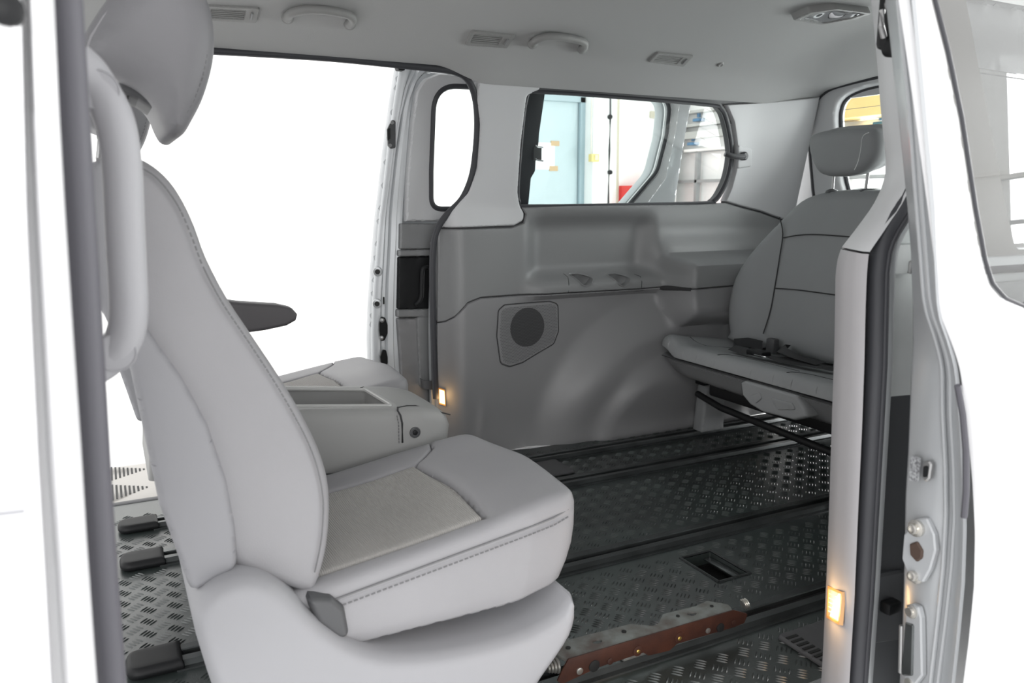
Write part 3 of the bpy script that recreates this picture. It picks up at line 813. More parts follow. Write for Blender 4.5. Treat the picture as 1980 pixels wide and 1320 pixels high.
# backrest
RX = lambda z: 2.13 + (z - .38) * .17
half = [(p.y, p.z) for p in (atX(x, y, 2.175) for x, y in [(1452, 664), (1434, 640), (1426, 600), (1427, 555), (1440, 513), (1466, 468), (1495, 424), (1514, 398), (1534, 382), (1562, 372), (1600, 367), (1650, 364)])]
BC = 1.875
bk = half + [(2 * BC - y, z) for y, z in reversed(half)]
def bkmap(u, v, a):
    cur = .035 * smooth(abs(u - BC), .24, .42)          # side wings reach forward
    return Vector((RX(v) + a - cur * (1 if a < 0.05 else .3), u, v))
slab('bench_backrest', spline(bk, 2), bkmap, 0, .13, M['bench'], bn, r=.035, sp=.028, crown=.012, cw=.08)
def bkpt(px, py, X0=2.17):
    p = atX(px, py, X0)
    for _ in range(6): p = atX(px, py, bkmap(p.y, p.z, -.0125).x)
    return p + Vector((-.001, 0, 0))
for pts in ([(1508, 420), (1514, 452), (1508, 495), (1500, 545), (1490, 600), (1476, 645)], [(1513, 460), (1540, 455), (1570, 453), (1610, 455), (1650, 458)], [(1498, 557), (1540, 560), (1580, 565), (1630, 572)]):
    seamline('backrest_seam', spline([tuple(bkpt(*q)) for q in pts], 4, False), bn, r=.0022)
# bench headrest
hh = [(p.y, p.z) for p in (atX(x, y, 2.20) for x, y in [(1562, 262), (1590, 252), (1640, 247), (1672, 246), (1690, 250), (1697, 268), (1692, 300), (1672, 326), (1645, 338), (1605, 341), (1580, 334), (1566, 312), (1558, 285)])]
hmid = sum(p[0] for p in hh) / len(hh)
brh = slab('headrest', spline(hh, 3), lambda u, v, a: Vector((2.19 + a + .18 * (u - hmid) ** 2 * 3 + (0.012 if a > .06 else 0), u, v + (0.012 if a > .06 else 0))), 0, .115, M['bench'], bn, r=.03, sp=.02, crown=.008)
for px in (1612, 1678):
    p = atX(px, 345, 2.26); q = atX(px - (3 if px < 1640 else 5), 366, 2.26)
    MB().tube([(p.x, p.y, p.z + .03), (q.x, q.y, q.z - .03)], .005, 8).build('headrest_post', M['dsteel'], brh)
    MB().lathe((q.x, q.y, q.z - .012), (0, 0, 1), [(.022, 0), (.020, .008), (.008, .014), (.0005, .014)], 16).build('post_sleeve', M['dark'], brh)
p0 = [atX(x, y, 2.178) for x, y in [(1680, 256), (1668, 264), (1664, 290), (1659, 312), (1652, 328)]]
seamline('headrest_seam', spline([tuple(p) for p in p0], 4, False), brh, M['trim'], .0012)
# belts folded on the cushion
bl = empty('lap_belt', (2.05, 2.03, .39), label='black lap belt with buckle lying folded on the rear bench cushion', cat='seat belt')
def strap(name, pts, w, mat, parent, t=.0016):
    """flat webbing: pts are (centre, sideways direction)"""
    V = []; Fc = []
    for c, d in pts:
        c = Vector(c); d = Vector(d).normalized() * w / 2
        V += [c - d, c + d, c + d + Vector((0, 0, t)), c - d + Vector((0, 0, t))]
    for i in range(len(pts) - 1):
        for k in range(4):
            Fc.append((i * 4 + k, i * 4 + (k + 1) % 4, i * 4 + 4 + (k + 1) % 4, i * 4 + 4 + k))
    Fc.append((0, 1, 2, 3)); n = 4 * (len(pts) - 1); Fc.append((n, n + 1, n + 2, n + 3))
    return obj(name, V, Fc, mat, parent)
web = material('black_belt_webbing', (.028, .028, .03, 1), .6, bump=.3, bscale=300, kind='wave')
c0 = [((2.17, 2.19, .392), (.5, .5, .5)), ((2.13, 2.225, .402), (.5, .5, .5)), ((2.07, 2.235, .404), (.6, .6, .4)), ((2.02, 2.19, .398), (1, .3, .2)), ((2.02, 2.12, .396), (1, .1, .3)), ((2.04, 2.03, .393), (1, 0, -.2)), ((2.03, 1.95, .395), (1, 0, .3)), ((2.05, 1.86, .392), (1, 0, 0)), ((2.10, 1.76, .386), (1, .3, 0)), ((2.16, 1.70, .384), (1, .6, 0))]
BS = lambda c: Vector((c[0] * .967, c[1] * .967, c[2] - .004))
strap('webbing', [(BS(c), d) for c, d in c0], .047, web, bl)
strap('webbing', [(BS(c), d) for c, d in [((2.18, 2.08, .396), (1, .1, .6)), ((2.11, 2.04, .412), (1, .1, .5)), ((2.06, 1.98, .418), (1, .2, .2)), ((2.06, 1.91, .406), (1, .1, 0)), ((2.09, 1.84, .396), (1, .1, .1))]], .047, web, bl)
MB().box(BS((2.02, 2.055, .402)), (.045, .075, .018), .006).build('buckle', M['black'], bl)
MB().box(BS((1.995, 2.02, .400)), (.006, .055, .003), .001).build('buckle_tongue', M['chrome'], bl)
MB().box(BS((2.17, 2.14, .40)), (.028, .04, .055), .006).build('buckle_stalk', M['dark'], bl)
# ================================================================== FITTINGS ON ROOF AND WALL
def ceil_hit(px, py):
    d = ray(px, py); lo, hi = .5, 4.0
    f = lambda t: (EYE + d * t).z - (HZ((EYE + d * t).x, (EYE + d * t).y) if (EYE + d * t).y < 2.455 else 1.28)
    t = lo
    while t < hi and f(t) < 0: t += .005
    a, b = t - .005, t
    for _ in range(30):
        m = .5 * (a + b)
        if f(m) < 0: a = m
        else: b = m
    return EYE + d * b
def on_ceil(off): return lambda u, v, s: Vector((u, v - off * .6 + s * .6, HZ(u, v) - off + s))
def roof_vent(corners, label, n=5):
    c = [ceil_hit(*q) for q in corners]
    ctr = sum(c, Vector()) / 4
    root = empty('roof_air_vent', ctr, label=label, cat='air vent', group='air vents along the headliner edge')
    P = [(p.x, p.y) for p in c]
    A, B, C_, D = [Vector(p) for p in P]            # A near-left(low), B top-left, C top-right, D low-right
    def q(s, t): return (A.lerp(D, s)).lerp(B.lerp(C_, s), t)
    panel('vent_frame', rounded(P, .008), on_ceil(.006), M['console'], root, holes=[rounded([tuple(q(.10, .20)), tuple(q(.74, .20)), tuple(q(.74, .80)), tuple(q(.10, .80))], .002)], sp=.012, r=.003, thick=.008)
    panel('vent_well', [tuple(q(.08, .16)), tuple(q(.76, .16)), tuple(q(.76, .84)), tuple(q(.08, .84))], on_ceil(-.004), M['black'], root, sp=.03, thick=0)
    for k in range(n):
        t0 = .20 + (k + .5) * .6 / n
        a, b = q(.10, t0), q(.74, t0)
        pa = Vector((a.x, a.y - .0025, HZ(a.x, a.y) - .003)); pb = Vector((b.x, b.y - .0025, HZ(b.x, b.y) - .003))
        MB().tube([pa, pb], .0021, 6).build('vent_slat', M['console'], root)
    a, b = q(.87, .30), q(.87, .72)
    MB().tube([Vector((a.x, a.y - .004, HZ(a.x, a.y) - .0075)), Vector((b.x, b.y - .004, HZ(b.x, b.y) - .0075))], .0032, 8).build('vent_slider', M['panel'], root)
roof_vent([(898, 85), (911, 57), (997, 66), (980, 91)], 'grey slatted roof vent between the two ceiling grab handles')
roof_vent([(1252, 118), (1271, 99), (1341, 106), (1321, 127)], 'smallest slatted roof vent nearest the tailgate above the long window')
roof_vent([(392, 36), (400, 8), (502, 13), (496, 42)], 'slatted roof vent peeking out behind the big headrest')
def grab_handle(ends, bar, label, r=.0118):
    a, b = ceil_hit(*ends[0]), ceil_hit(*ends[1])
    root = empty('ceiling_grab_handle', (a + b) / 2, label=label, cat='grab handle', group='fold-up grab handles on the roof edge')
    def lift(p, k): return p + (EYE - p).normalized() * k     # stands proud of the lining
    pts = [a + Vector((0, 0, .004)), lift(a, .016)] + [lift(ceil_hit(*q), .034) for q in bar] + [lift(b, .016), b + Vector((0, 0, .004))]
    pts = spline([tuple(p) for p in pts], 6, False)
    m = len(pts)
    rad = [r * (1.18 if (i < m * .16 or i > m * .84) else 1.0) for i in range(m)]
    MB().tube(pts, rad, 14).build('grip', M['console'], root)
    for p in (a, b):
        MB().lathe(p + Vector((0, -.003, -.003)), Vector((0, -.7, -.7)), [(.017, -.006), (.017, .002), (.013, .005), (.0005, .005)], 18).build('mount', M['console'], root)
grab_handle([(556, 34), (676, 46)], [(562, 26), (588, 19), (620, 19), (650, 23), (674, 29), (682, 38)], 'larger grey grab handle on the roof edge left of the middle vent')
grab_handle([(1030, 84), (1126, 94)], [(1036, 78), (1056, 71), (1082, 71), (1106, 75), (1126, 80), (1131, 87)], 'smaller grey grab handle on the roof edge above the long window')
# rear courtesy mirror lamp in the roof
lp = [ceil_hit(*q) for q in [(1527, 28), (1562, 12), (1612, 5), (1683, 14), (1648, 26), (1586, 38)]]
ml = empty('ceiling_mirror_lamp', sum(lp, Vector()) / 6, label='chromed oval lamp bowl in a grey bezel on the van ceiling', cat='ceiling lamp')
P = rounded([(p.x, p.y) for p in lp], .02)
cen = Vector((sum(p.x for p in lp) / 6, sum(p.y for p in lp) / 6))
inn = [tuple(cen + (Vector(p) - cen) * .80) for p in P]
panel('bezel', P, on_ceil(.020), M['console'], ml, holes=[inn], sp=.014, r=.004, thick=.022)
panel('reflector', inn, lambda u, v, s: Vector((u, v, HZ(u, v) - .018 + .015 * math.exp(-((u - cen.x) ** 2 + (v - cen.y) ** 2) / .0022))), M['chrome'], ml, sp=.012, thick=0)
p = ceil_hit(1393, 124)
hk = empty('ceiling_clip', p, label='small round plastic clip pressed into the headliner', cat='clip')
MB().lathe(p, (0, -.6, -.8), [(.0125, -.002), (.0125, .003), (.008, .006), (.004, .004), (.0005, .004)], 18).build('clip_button', M['console'], hk)
# belt guide beside the long window
bp_ = hit(1425, 302, F)
bg_ = empty('seat_belt_guide', bp_, label='dark grey plastic seat belt guide loop beside the long window', cat='belt guide')
gpath = [hit(x, y, F) + Vector((0, dy, 0)) for x, y, dy in [(1390, 298, -.035), (1398, 302, -.045), (1412, 304, -.045), (1426, 303, -.03), (1433, 302, -.006)]]
MB().tube(spline([tuple(q) for q in gpath], 4, False), [.013] * 17, 10, flat=.8).build('guide_loop', M['dark'], bg_)
MB().lathe(gpath[-1] + Vector((0, -.004, 0)), (0, -1, 0), [(.017, -.004), (.017, .012), (.012, .018), (.0005, .018)], 16).build('guide_boss', M['dark'], bg_)
# loudspeaker grille
sk_px = [(964, 600), (975, 590), (1062, 583), (1078, 588), (1079, 640), (1070, 664), (1010, 700), (985, 708), (968, 702), (961, 650)]
sk = hitXZ(sk_px, F)
spk = empty('wall_speaker', hit(1020, 640, F), label='round loudspeaker behind a pierced grey cover in the lower side wall', cat='speaker')
sk_out = rounded(sk, .02, 4)
panel('speaker_cover', sk_out, lambda u, v, s: fwall(u, v, s - .005), M['panel_low'], spk, sp=.012, r=.004, thick=.010)
rg = [fwall(u, v, -.001) for u, v in inset_ring(sk_out, -.002, .012)]; rg.append(rg[0])
MB().tube(rg, .0016, 5, up=(0, 1, 0), cap=False).build('cover_gap', M['seam'], spk)
sc_ = hit(1018, 632, F); R_ = .072
circ = [(sc_.x + R_ * math.cos(t * math.pi / 20), sc_.z + R_ * math.sin(t * math.pi / 20)) for t in range(40)]
panel('speaker_cone', circ, lambda u, v, s: fwall(u, v, s - .0062), material('speaker_black_cloth', (.05, .05, .052, 1), .8), spk, sp=.014, thick=.002)
# pierced dots of the cover
V = []; Fc = []
ins_ = np.array(inset_ring(sk_out, .008, .01))
gx, gz = np.meshgrid(np.arange(ins_[:, 0].min(), ins_[:, 0].max(), .0062), np.arange(ins_[:, 1].min(), ins_[:, 1].max(), .0054))
gx = gx + (np.arange(gx.shape[0]) % 2)[:, None] * .0031
ok = inside(gx.ravel(), gz.ravel(), [tuple(q) for q in ins_])
for u, v in zip(gx.ravel()[ok], gz.ravel()[ok]):
    n = len(V); rr = .0019
    for k in range(5):
        w = 2 * math.pi * k / 5
        V.append(fwall(u + rr * math.cos(w), v + rr * math.sin(w), -.0066))
    Fc.append(tuple(n + k for k in range(5)))
tag(obj('pierced_holes', V, Fc, M['dark'], spk, flat=True), kind='stuff')
# foot lamps
def foot_lamp(pts, label, lit_w):
    ctr = sum(pts, Vector()) / 4
    root = empty('step_lamp', ctr, label=label, cat='lamp', group='lit amber step lamps at the door pillars')
    nrm = (pts[1] - pts[0]).cross(pts[3] - pts[0]).normalized()
    if nrm.dot(EYE - ctr) < 0: nrm = -nrm
    def quad(k, off): return [ctr + (p - ctr) * k + nrm * off for p in pts]
    o, i, l = quad(1.0, .0), quad(.82, .006), quad(.80, .004)
    o2 = quad(.98, .006)
    obj('bezel', o + o2 + i + quad(.80, -.002), [(0, 1, 5, 4), (1, 2, 6, 5), (2, 3, 7, 6), (3, 0, 4, 7), (4, 5, 9, 8), (5, 6, 10, 9), (6, 7, 11, 10), (7, 4, 8, 11), (8, 9, 13, 12), (9, 10, 14, 13), (10, 11, 15, 14), (11, 8, 12, 15)], material('amber_bezel', (.55, .30, .12, 1), .4), root, flat=True)
    obj('lens', l, [(0, 1, 2, 3)], M['lamp'], root, flat=True)
    for k in range(1, 6):
        t = k / 6
        a = l[0].lerp(l[3], t); b = l[1].lerp(l[2], t)
        MB().tube([a + nrm * .0005, b + nrm * .0005], .0006, 4).build('lens_rib', M['lamp'], root)
    d = bpy.data.lights.new('step_lamp_glow', 'POINT'); d.energy = lit_w; d.color = (1, .6, .25); d.shadow_soft_size = .02
    lo = bpy.data.objects.new('step_lamp_glow', d); COL.objects.link(lo); lo.parent = root; lo.location = nrm * .03
foot_lamp([hit(x, y, F) + Vector((0, -.004, 0)) for x, y in [(848, 748), (860, 752), (862, 784), (849, 780)]], 'small lit amber step lamp at the foot of the far door pillar', .12)

# ================================================================== BROWN SEAT BRACKET ON THE NEAR RAIL
br = empty('seat_floor_bracket', (1.0, 1.20, .012), label='rusty brown steel seat bracket lying along the near floor rail', cat='bracket')
Yb = 1.165
face = XZ([(1078, 1318), (1100, 1275), (1420, 1180), (1447, 1187), (1440, 1205), (1420, 1213), (1310, 1245), (1296, 1258), (1255, 1268), (1245, 1262), (1160, 1290), (1090, 1322)], Yb)
face = [(u, max(v, .013)) for u, v in face]
slab('bracket_side', rounded(face, .004, 2), lambda u, v, a: Vector((u, a, v)), Yb, Yb + .006, M['rust'], br, r=.0015, sp=.02)
zt = max(v for u, v in face)
fz = lambda u: np.interp(u, [min(f_[0] for f_ in face), max(f_[0] for f_ in face)], [XZ([(1100, 1275)], Yb)[0][1], XZ([(1420, 1180)], Yb)[0][1]])
x0 = XZ([(1100, 1275)], Yb)[0][0]; x1 = XZ([(1420, 1180)], Yb)[0][0]
fl_o = [(x0, Yb + .002), (x1, Yb + .002), (x1 + .01, Yb + .03), (x1 - .02, Yb + .062), (x1 - .06, Yb + .055), (x1 - .14, Yb + .06), (x1 - .17, Yb + .035), (x0 + .22, Yb + .03), (x0 + .18, Yb + .058), (x0 + .02, Yb + .065), (x0 - .012, Yb + .04)]
hol = [[(cx + .011 * math.cos(t * .628), Yb + .034 + .008 * math.sin(t * .628)) for t in range(10)] for cx in (x0 + .085, x1 - .085)]
panel('bracket_flange', rounded(fl_o, .006, 3), lambda u, v, s: Vector((u, v, float(fz(u)) - .001 - s)), M['rustgrey'], br, holes=hol, sp=.02, r=.002, thick=.005)
for cx, ax_r in ((x0 + .02, .004), (x0 + .15, .004), (x1 - .03, .003), (x1 - .12, .003)):
    MB().lathe((cx, Yb + .036, float(fz(cx))), (0, 0, 1), [(ax_r + .001, -.002), (ax_r + .001, .0006), (.0003, .0006)], 10).build('flange_hole', M['slot'], br)
for px, py, rr, mt in [(1121, 1297, .007, 'steel'), (1149, 1287, .012, 'slot'), (1180, 1278, .007, 'rust'), (1233, 1258, .011, 'rust'), (1233, 1258, .004, 'brass'), (1314, 1232, .012, 'rust'), (1313, 1233, .0045, 'brass'), (1369, 1219, .006, 'rustgrey'), (1393, 1213, .010, 'slot'), (1418, 1203, .006, 'rust')]:
    c = atY(px, py, Yb)
    MB().lathe((c.x, Yb, c.z), (0, -1, 0), [(rr, -.001), (rr, .0012 if mt != 'brass' else .003), (rr * .7, .0018 if mt != 'brass' else .004), (.0004, .0018 if mt != 'brass' else .004)], 14).build('rivet' if mt != 'slot' else 'side_hole', M[mt], br)
a = atY(1079, 1284, Yb + .02)
for k in range(4):
    MB().lathe((a.x - .004 - k * .006, a.y, a.z), (1, 0, 0), [(.014 - k * .002, -.0025), (.0165 - k * .002, 0), (.014 - k * .002, .0025)], 18).build('spring_coil', M['steel'], br)
b = atY(1437, 1168, Yb + .03)
for k in range(3):
    MB().lathe((b.x + k * .005, b.y, b.z), (1, -.2, .3), [(.010, -.002), (.012, 0), (.010, .002)], 16).build('spring_coil', M['steel'], br)
MB().box((x0 + .18, Yb + .03, .018), (.09, .03, .01), .003).build('bracket_shoe', M['rustgrey'], br)
# ================================================================== NEAR DOOR PILLAR, DOOR AND LEFT PILLAR
def lerp_tab(tab, y):
    ys = [t[0] for t in tab]
    return [float(np.interp(y, ys, [t[k] for t in tab])) for k in range(1, len(tab[0]))]
def strip(name, rows, mat, parent=None, ang=35):
    V = []; Fc = []; n = len(rows[0])
    for r in rows: V += r
    for i in range(len(rows) - 1):
        for k in range(n - 1): Fc.append((i * n + k, i * n + k + 1, (i + 1) * n + k + 1, (i + 1) * n + k))
    return obj(name, V, Fc, mat, parent, ang=ang)
def ysteps(a, b, n): return [a + (b - a) * i / n for i in range(n + 1)]

# ------------------------------------------------------------------ near C-pillar
cpn = empty('trim_2', (1.05, .85, 0), kind='structure', label='grey trim of the near door pillar with its black rubber seal')
up_tab = [(-380, 1650, 1690), (-60, 1684, 1722), (0, 1690, 1728), (100, 1697, 1737), (200, 1703, 1746), (260, 1708, 1753), (300, 1711, 1757), (335, 1710, 1756), (365, 1702, 1745), (400, 1686, 1727), (430, 1666, 1706), (460, 1645, 1686), (485, 1626, 1668)]
lo_tab = [(490, 1624, 1666), (510, 1617, 1664), (540, 1612, 1662), (600, 1611, 1660), (700, 1609, 1658), (820, 1604, 1654), (1000, 1598, 1646), (1150, 1592, 1640), (1320, 1584, 1630), (1500, 1574, 1618)]
def pillar_rows(tab, y0, y1, n):
    rows = []
    for y in ysteps(y0, y1, n):
        l, r = lerp_tab(tab, y)
        a = atY(r, y, .795); b = atY(l, y, .905)
        b.z = a.z
        ctr = atY(l + (r - l) * .42, y, .84); ctr.z = a.z
        rows.append([a + Vector((.0, -.012, 0)), a, a.lerp(ctr, .5), ctr, ctr.lerp(b, .6) + Vector((-.004, .002, 0)), b + Vector((-.001, -.012, 0)), b + Vector((.004, 0, 0)), b + Vector((.02, .012, 0)), b + Vector((.06, .02, 0)), b + Vector((.16, .02, 0))])
    return rows
strip('pillar_trim_upper', pillar_rows(up_tab, -380, 486, 56), M['trim'], cpn)
strip('pillar_trim_lower', pillar_rows(lo_tab, 490, 1500, 50), M['pillar'], cpn)
# seal
se_tab = [(330, 1772), (345, 1768), (375, 1756), (400, 1743), (430, 1724), (455, 1708), (480, 1698), (520, 1692), (600, 1690), (700, 1688), (820, 1682), (1000, 1672), (1150, 1664), (1320, 1652), (1500, 1638)]
sp_ = [atY(lerp_tab(se_tab, y)[0], y, .795) for y in ysteps(330, 1500, 60)]
sp_ = [p + Vector((.0, -.006, 0)) for p in sp_]
MB().tube(sp_, .0155, 12, up=(0, 1, 0)).build('door_seal', M['rubber'], cpn)
MB().tube([p + Vector((-.002, -.016, 0)) for p in sp_], .0035, 8, up=(0, 1, 0)).build('seal_lip', M['rubber'], cpn)
MB().tube([p + Vector((.020, -.002, 0)) for p in sp_], .0085, 10, up=(0, 1, 0)).build('seal_flange', M['silver'], cpn)
# body jamb: painted upper, dark lower
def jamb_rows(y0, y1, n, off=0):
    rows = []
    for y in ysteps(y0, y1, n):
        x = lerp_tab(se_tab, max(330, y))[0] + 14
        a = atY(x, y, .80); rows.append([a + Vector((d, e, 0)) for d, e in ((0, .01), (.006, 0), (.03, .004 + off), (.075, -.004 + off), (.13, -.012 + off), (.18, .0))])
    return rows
strip('painted_jamb', jamb_rows(372, 772, 26), M['jamb'], cpn)
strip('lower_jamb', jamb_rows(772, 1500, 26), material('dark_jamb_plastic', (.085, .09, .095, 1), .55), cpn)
# hinge bracket and latch bits on the jamb
a = atY(1745, 500, .79)
MB().box(a, (.05, .018, .045), .006).build('jamb_bracket', M['jamb'], cpn)
MB().box(a + Vector((.012, -.010, -.012)), (.02, .008, .02), .004).build('bracket_tab', M['dsteel'], cpn)
a = atY(1722, 1172, .78)
MB().box(a, (.03, .02, .02), .004).build('door_switch', M['black'], cpn)
q = [atY(x, y, .793) for x, y in [(1690, 1112), (1750, 1100), (1750, 1235), (1684, 1245)]]
panel('jamb_plate', rounded([(p.x, p.z) for p in q], .012), lambda u, v, s: Vector((u, .790 + s, v)), material('jamb_plate_plastic', (.085, .09, .095, 1), .5), cpn, sp=.03, r=.004, thick=.012)
# wind-down lock hardware at the top of the pillar
top = empty('upper_door_roller', atY(1718, 50, .76), label='greasy black roller bracket at the top of the near door pillar', cat='bracket')
a = atY(1718, 40, .765)
MB().box(a, (.026, .02, .075), .008).build('roller_arm', M['black'], top)
MB().tube([atY(1706, 20, .75), atY(1704, 50, .748), atY(1709, 72, .75)], .004, 8).build('roller_rod', M['dsteel'], top)
MB().lathe(atY(1728, 90, .755), (0, -1, 0), [(.012, -.01), (.014, 0), (.010, .008), (.0005, .009)], 14).build('roller_wheel', M['black'], top)
MB().lathe(atY(1722, 8, .755), (0, -1, 0), [(.007, -.004), (.007, .004), (.0005, .005)], 8).build('roller_bolt', M['dsteel'], top)
foot_lamp([Vector(atY(x, y, Y_)) for x, y, Y_ in [(1607, 1131, .868), (1636, 1144, .805), (1630, 1209, .800), (1604, 1194, .866)]], 'bigger lit amber step lamp low on the near door pillar', .25)

# ------------------------------------------------------------------ near sliding door, slid open
dr = empty('door_2', (1.2, .62, 0), kind='structure', label='open near sliding door with white skin, window and silver lock edge')
d_tab = [(-420, 1684, 1702, 1720), (-80, 1714, 1732, 1750), (0, 1722, 1741, 1759), (200, 1740, 1762, 1780), (400, 1757, 1776, 1799), (500, 1763, 1784, 1807), (580, 1765, 1790, 1812), (610, 1766, 1797, 1818), (650, 1766, 1812, 1833), (690, 1766, 1824, 1845),
         (720, 1764, 1829, 1849), (800, 1760, 1830, 1856), (900, 1756, 1836, 1862), (1000, 1750, 1838, 1865), (1100, 1748, 1832, 1862), (1200, 1745, 1821, 1853), (1320, 1740, 1806, 1840), (1500, 1728, 1780, 1815)]
rows = []; skin_edge = []; rib1 = []; rib2 = []
for y in ysteps(-420, 1500, 110):
    i_, r_, s_ = lerp_tab(d_tab, y)
    a = atY(i_, y, .70); b = atY(r_, y, .632); c = atY(s_, y, .598)
    a.z = b.z = c.z = atY(r_, y, .632).z
    rows.append([a + Vector((.10, .012, 0)), a + Vector((.008, .008, 0)), a, a.lerp(b, .45), a.lerp(b, .86), b + Vector((.006, .004, 0)), b.lerp(c, .35) + Vector((.012, .002, 0)), b.lerp(c, .75) + Vector((.004, 0, 0)), c, c + Vector((.006, -.001, 0))])
    skin_edge.append((c.x + .004, c.z)); rib1.append(a.lerp(b, .90)); rib2.append(b + Vector((.006, -.002, 0)))
strip('door_edge', rows, M['edge'], dr, ang=60)
MB().tube(rib1, .0032, 8, up=(0, 1, 0)).build('edge_bead', M['edge'], dr)
MB().tube(rib2, .0036, 8, up=(0, 1, 0)).build('edge_bead', M['edge'], dr)
DY = lambda u, v: .590 - .014 * smooth(u, skin_edge[0][0], 1.4) + .10 * max(0.0, v - .80) * .5 - .012 * math.sin(min(1, max(0, v) / .8) * math.pi)
def sx_at(z): return float(np.interp(-z, [-q[1] for q in skin_edge], [q[0] for q in skin_edge]))
sk_o = [(u, v) for u, v in skin_edge if -.35 < v < 1.30]
zb = min(v for u, v in sk_o); ztp = max(v for u, v in sk_o)
skin = sk_o + [(1.95, zb), (1.95, ztp)]
wpx = [(1806, -60), (1816, 0), (1836, 100), (1856, 230), (1873, 400), (1886, 500), (1897, 545), (1920, 573), (1955, 589)]
wl = [(p.x, p.z) for p in (atY(x, y, .60) for x, y in wpx)]
wh = wl + [(wl[-1][0] + .10, wl[-1][1] + .004), (1.72, wl[-1][1] + .01), (1.76, wl[-1][1] + .08), (1.72, 1.16), (wl[0][0] + .05, 1.18)]
wh = rounded(wh, [.0, 0, 0, 0, 0, .02, .03, .03, .03, 0, .05, .05, .08, .03])
def dskin(u, v, s): return Vector((u, DY(u, v) - .0 + s, v))
panel('door_skin', skin, dskin, M['white'], dr, holes=[wh], sp=.03, r=.006, thick=.004)
# recessed door trim backing (inner side of the door)
panel('door_inner', [(sx_at(.5) + .16, -.2), (1.9, -.2), (1.9, .80), (sx_at(.8) + .16, .80)], lambda u, v, s: Vector((u, .690 + s, v)), M['panel'], dr, sp=.1, thick=.01)
rgp = [dskin(u, v, -.0012) for u, v in resample(wh, .015)]; rgp.append(rgp[0])
MB().tube(rgp, .0026, 8, up=(0, 1, 0), cap=False).build('door_window_seal', M['rubber'], dr)
panel('door_pane', inset_ring(wh, -.008, .03), lambda u, v, s: dskin(u, v, .006 + s), M['doorglass'], dr, sp=.06, thick=.003)
# shade of the door gap, drawn as a dark tube on the skin edge
MB().tube([atY(x, y, .584) for x, y in [(1852, 745), (1862, 800), (1868, 870), (1868, 950), (1864, 1000)]], .004, 8, up=(0, 1, 0)).build('edge_gap_shade', M['softseal'], dr)
# crease line across the skin
cr = [dskin(u, v, -.0005) for u, v in ((sx_at(.53) + .01, .525), (1.2, .545), (1.5, .555), (1.9, .56))]
MB().tube(cr, .0012, 5, up=(0, 1, 0)).build('body_crease', material('pale_grey_joint', (.55, .55, .56, 1), .5), dr)
# ---- lock hardware on the door edge
def edge_pt(px, py, off=.0):
    i_, r_, s_ = lerp_tab(d_tab, py); t = (px - i_) / max(1, (r_ - i_)); Y_ = .70 + (.632 - .70) * t
    return atY(px, py, Y_) + Vector((-.006 - off, -.002 - off * .4, 0))
def edge_panel(name, pts, mat, parent, off, thick=.006, r=.002):
    P = [edge_pt(x, y, off) for x, y in pts]
    ctr = sum(P, Vector()) / len(P)
    # local frame: u along the edge face, v up
    A = edge_pt(1765, pts[0][1], off); B = edge_pt(1815, pts[0][1], off)
    U = (B - A); U.z = 0; U.normalize(); N_ = U.cross(Vector((0, 0, 1))).normalized()
    if N_.dot(EYE - ctr) < 0: N_ = -N_
    uv = [((p - ctr).dot(U), p.z - ctr.z) for p in P]
    return panel(name, rounded(uv, .004, 4), lambda u, v, s: ctr + U * u + Vector((0, 0, v)) + N_ * (.004 - s), mat, parent, sp=.012, r=r, thick=thick), ctr, N_, U
lk = empty('lock_plate', (0, 0, 0), parent=dr)
sil2 = M['dsteel']
o, ctr, NN, UU = edge_panel('striker_plate', [(1752, 1030), (1775, 1000), (1795, 997), (1812, 1030), (1816, 1060), (1808, 1095), (1795, 1120), (1770, 1112), (1752, 1075)], M['edge'], lk, .002)
for px, py in ((1778, 1016), (1777, 1106)):
    c = edge_pt(px, py, .004)
    MB().lathe(c, NN, [(.012, 0), (.012, .004), (.0075, .005), (.0075, .011), (.005, .0115), (.005, .009), (.0005, .009)], 14).build('plate_bolt', M['steel'], lk)
edge_panel('striker_hole', [(1765, 1046), (1780, 1040), (1792, 1058), (1792, 1072), (1782, 1080), (1768, 1066)], material('rusty_hole', (.06, .035, .025, 1), .7), lk, .006, .002)
o, ctr, NN, UU = edge_panel('latch_plate', [(1757, 1172), (1768, 1162), (1782, 1168), (1788, 1190), (1790, 1300), (1778, 1318), (1760, 1318)], M['edge'], lk, .002)
edge_panel('latch_body', [(1756, 1195), (1774, 1200), (1774, 1298), (1754, 1298)], M['rail'], lk, .006, .006)
for px, py in ((1769, 1176), (1768, 1312)):
    c = edge_pt(px, py, .004)
    MB().lathe(c, NN, [(.010, 0), (.010, .003), (.0065, .004), (.0065, .008), (.0005, .008)], 14).build('plate_bolt', M['steel'], lk)
MB().tube([edge_pt(1750, 1200, .010), edge_pt(1748, 1290, .010)], .003, 8).build('latch_pin', M['dsteel'], lk)
edge_panel('rating_label', [(1766, 878), (1785, 882), (1785, 928), (1765, 926)], material('worn_label', (.40, .41, .42, 1), .6, col2=(.10, .10, .11, 1), vscale=260), lk, .0005, .002, .0005)
edge_panel('child_lock', [(1790, 890), (1800, 887), (1807, 895), (1806, 922), (1799, 929), (1790, 920)], M['dsteel'], lk, .001, .004)
edge_panel('child_lock_slot', [(1793, 896), (1801, 897), (1801, 918), (1794, 918)], M['black'], lk, .004, .002, .0005)

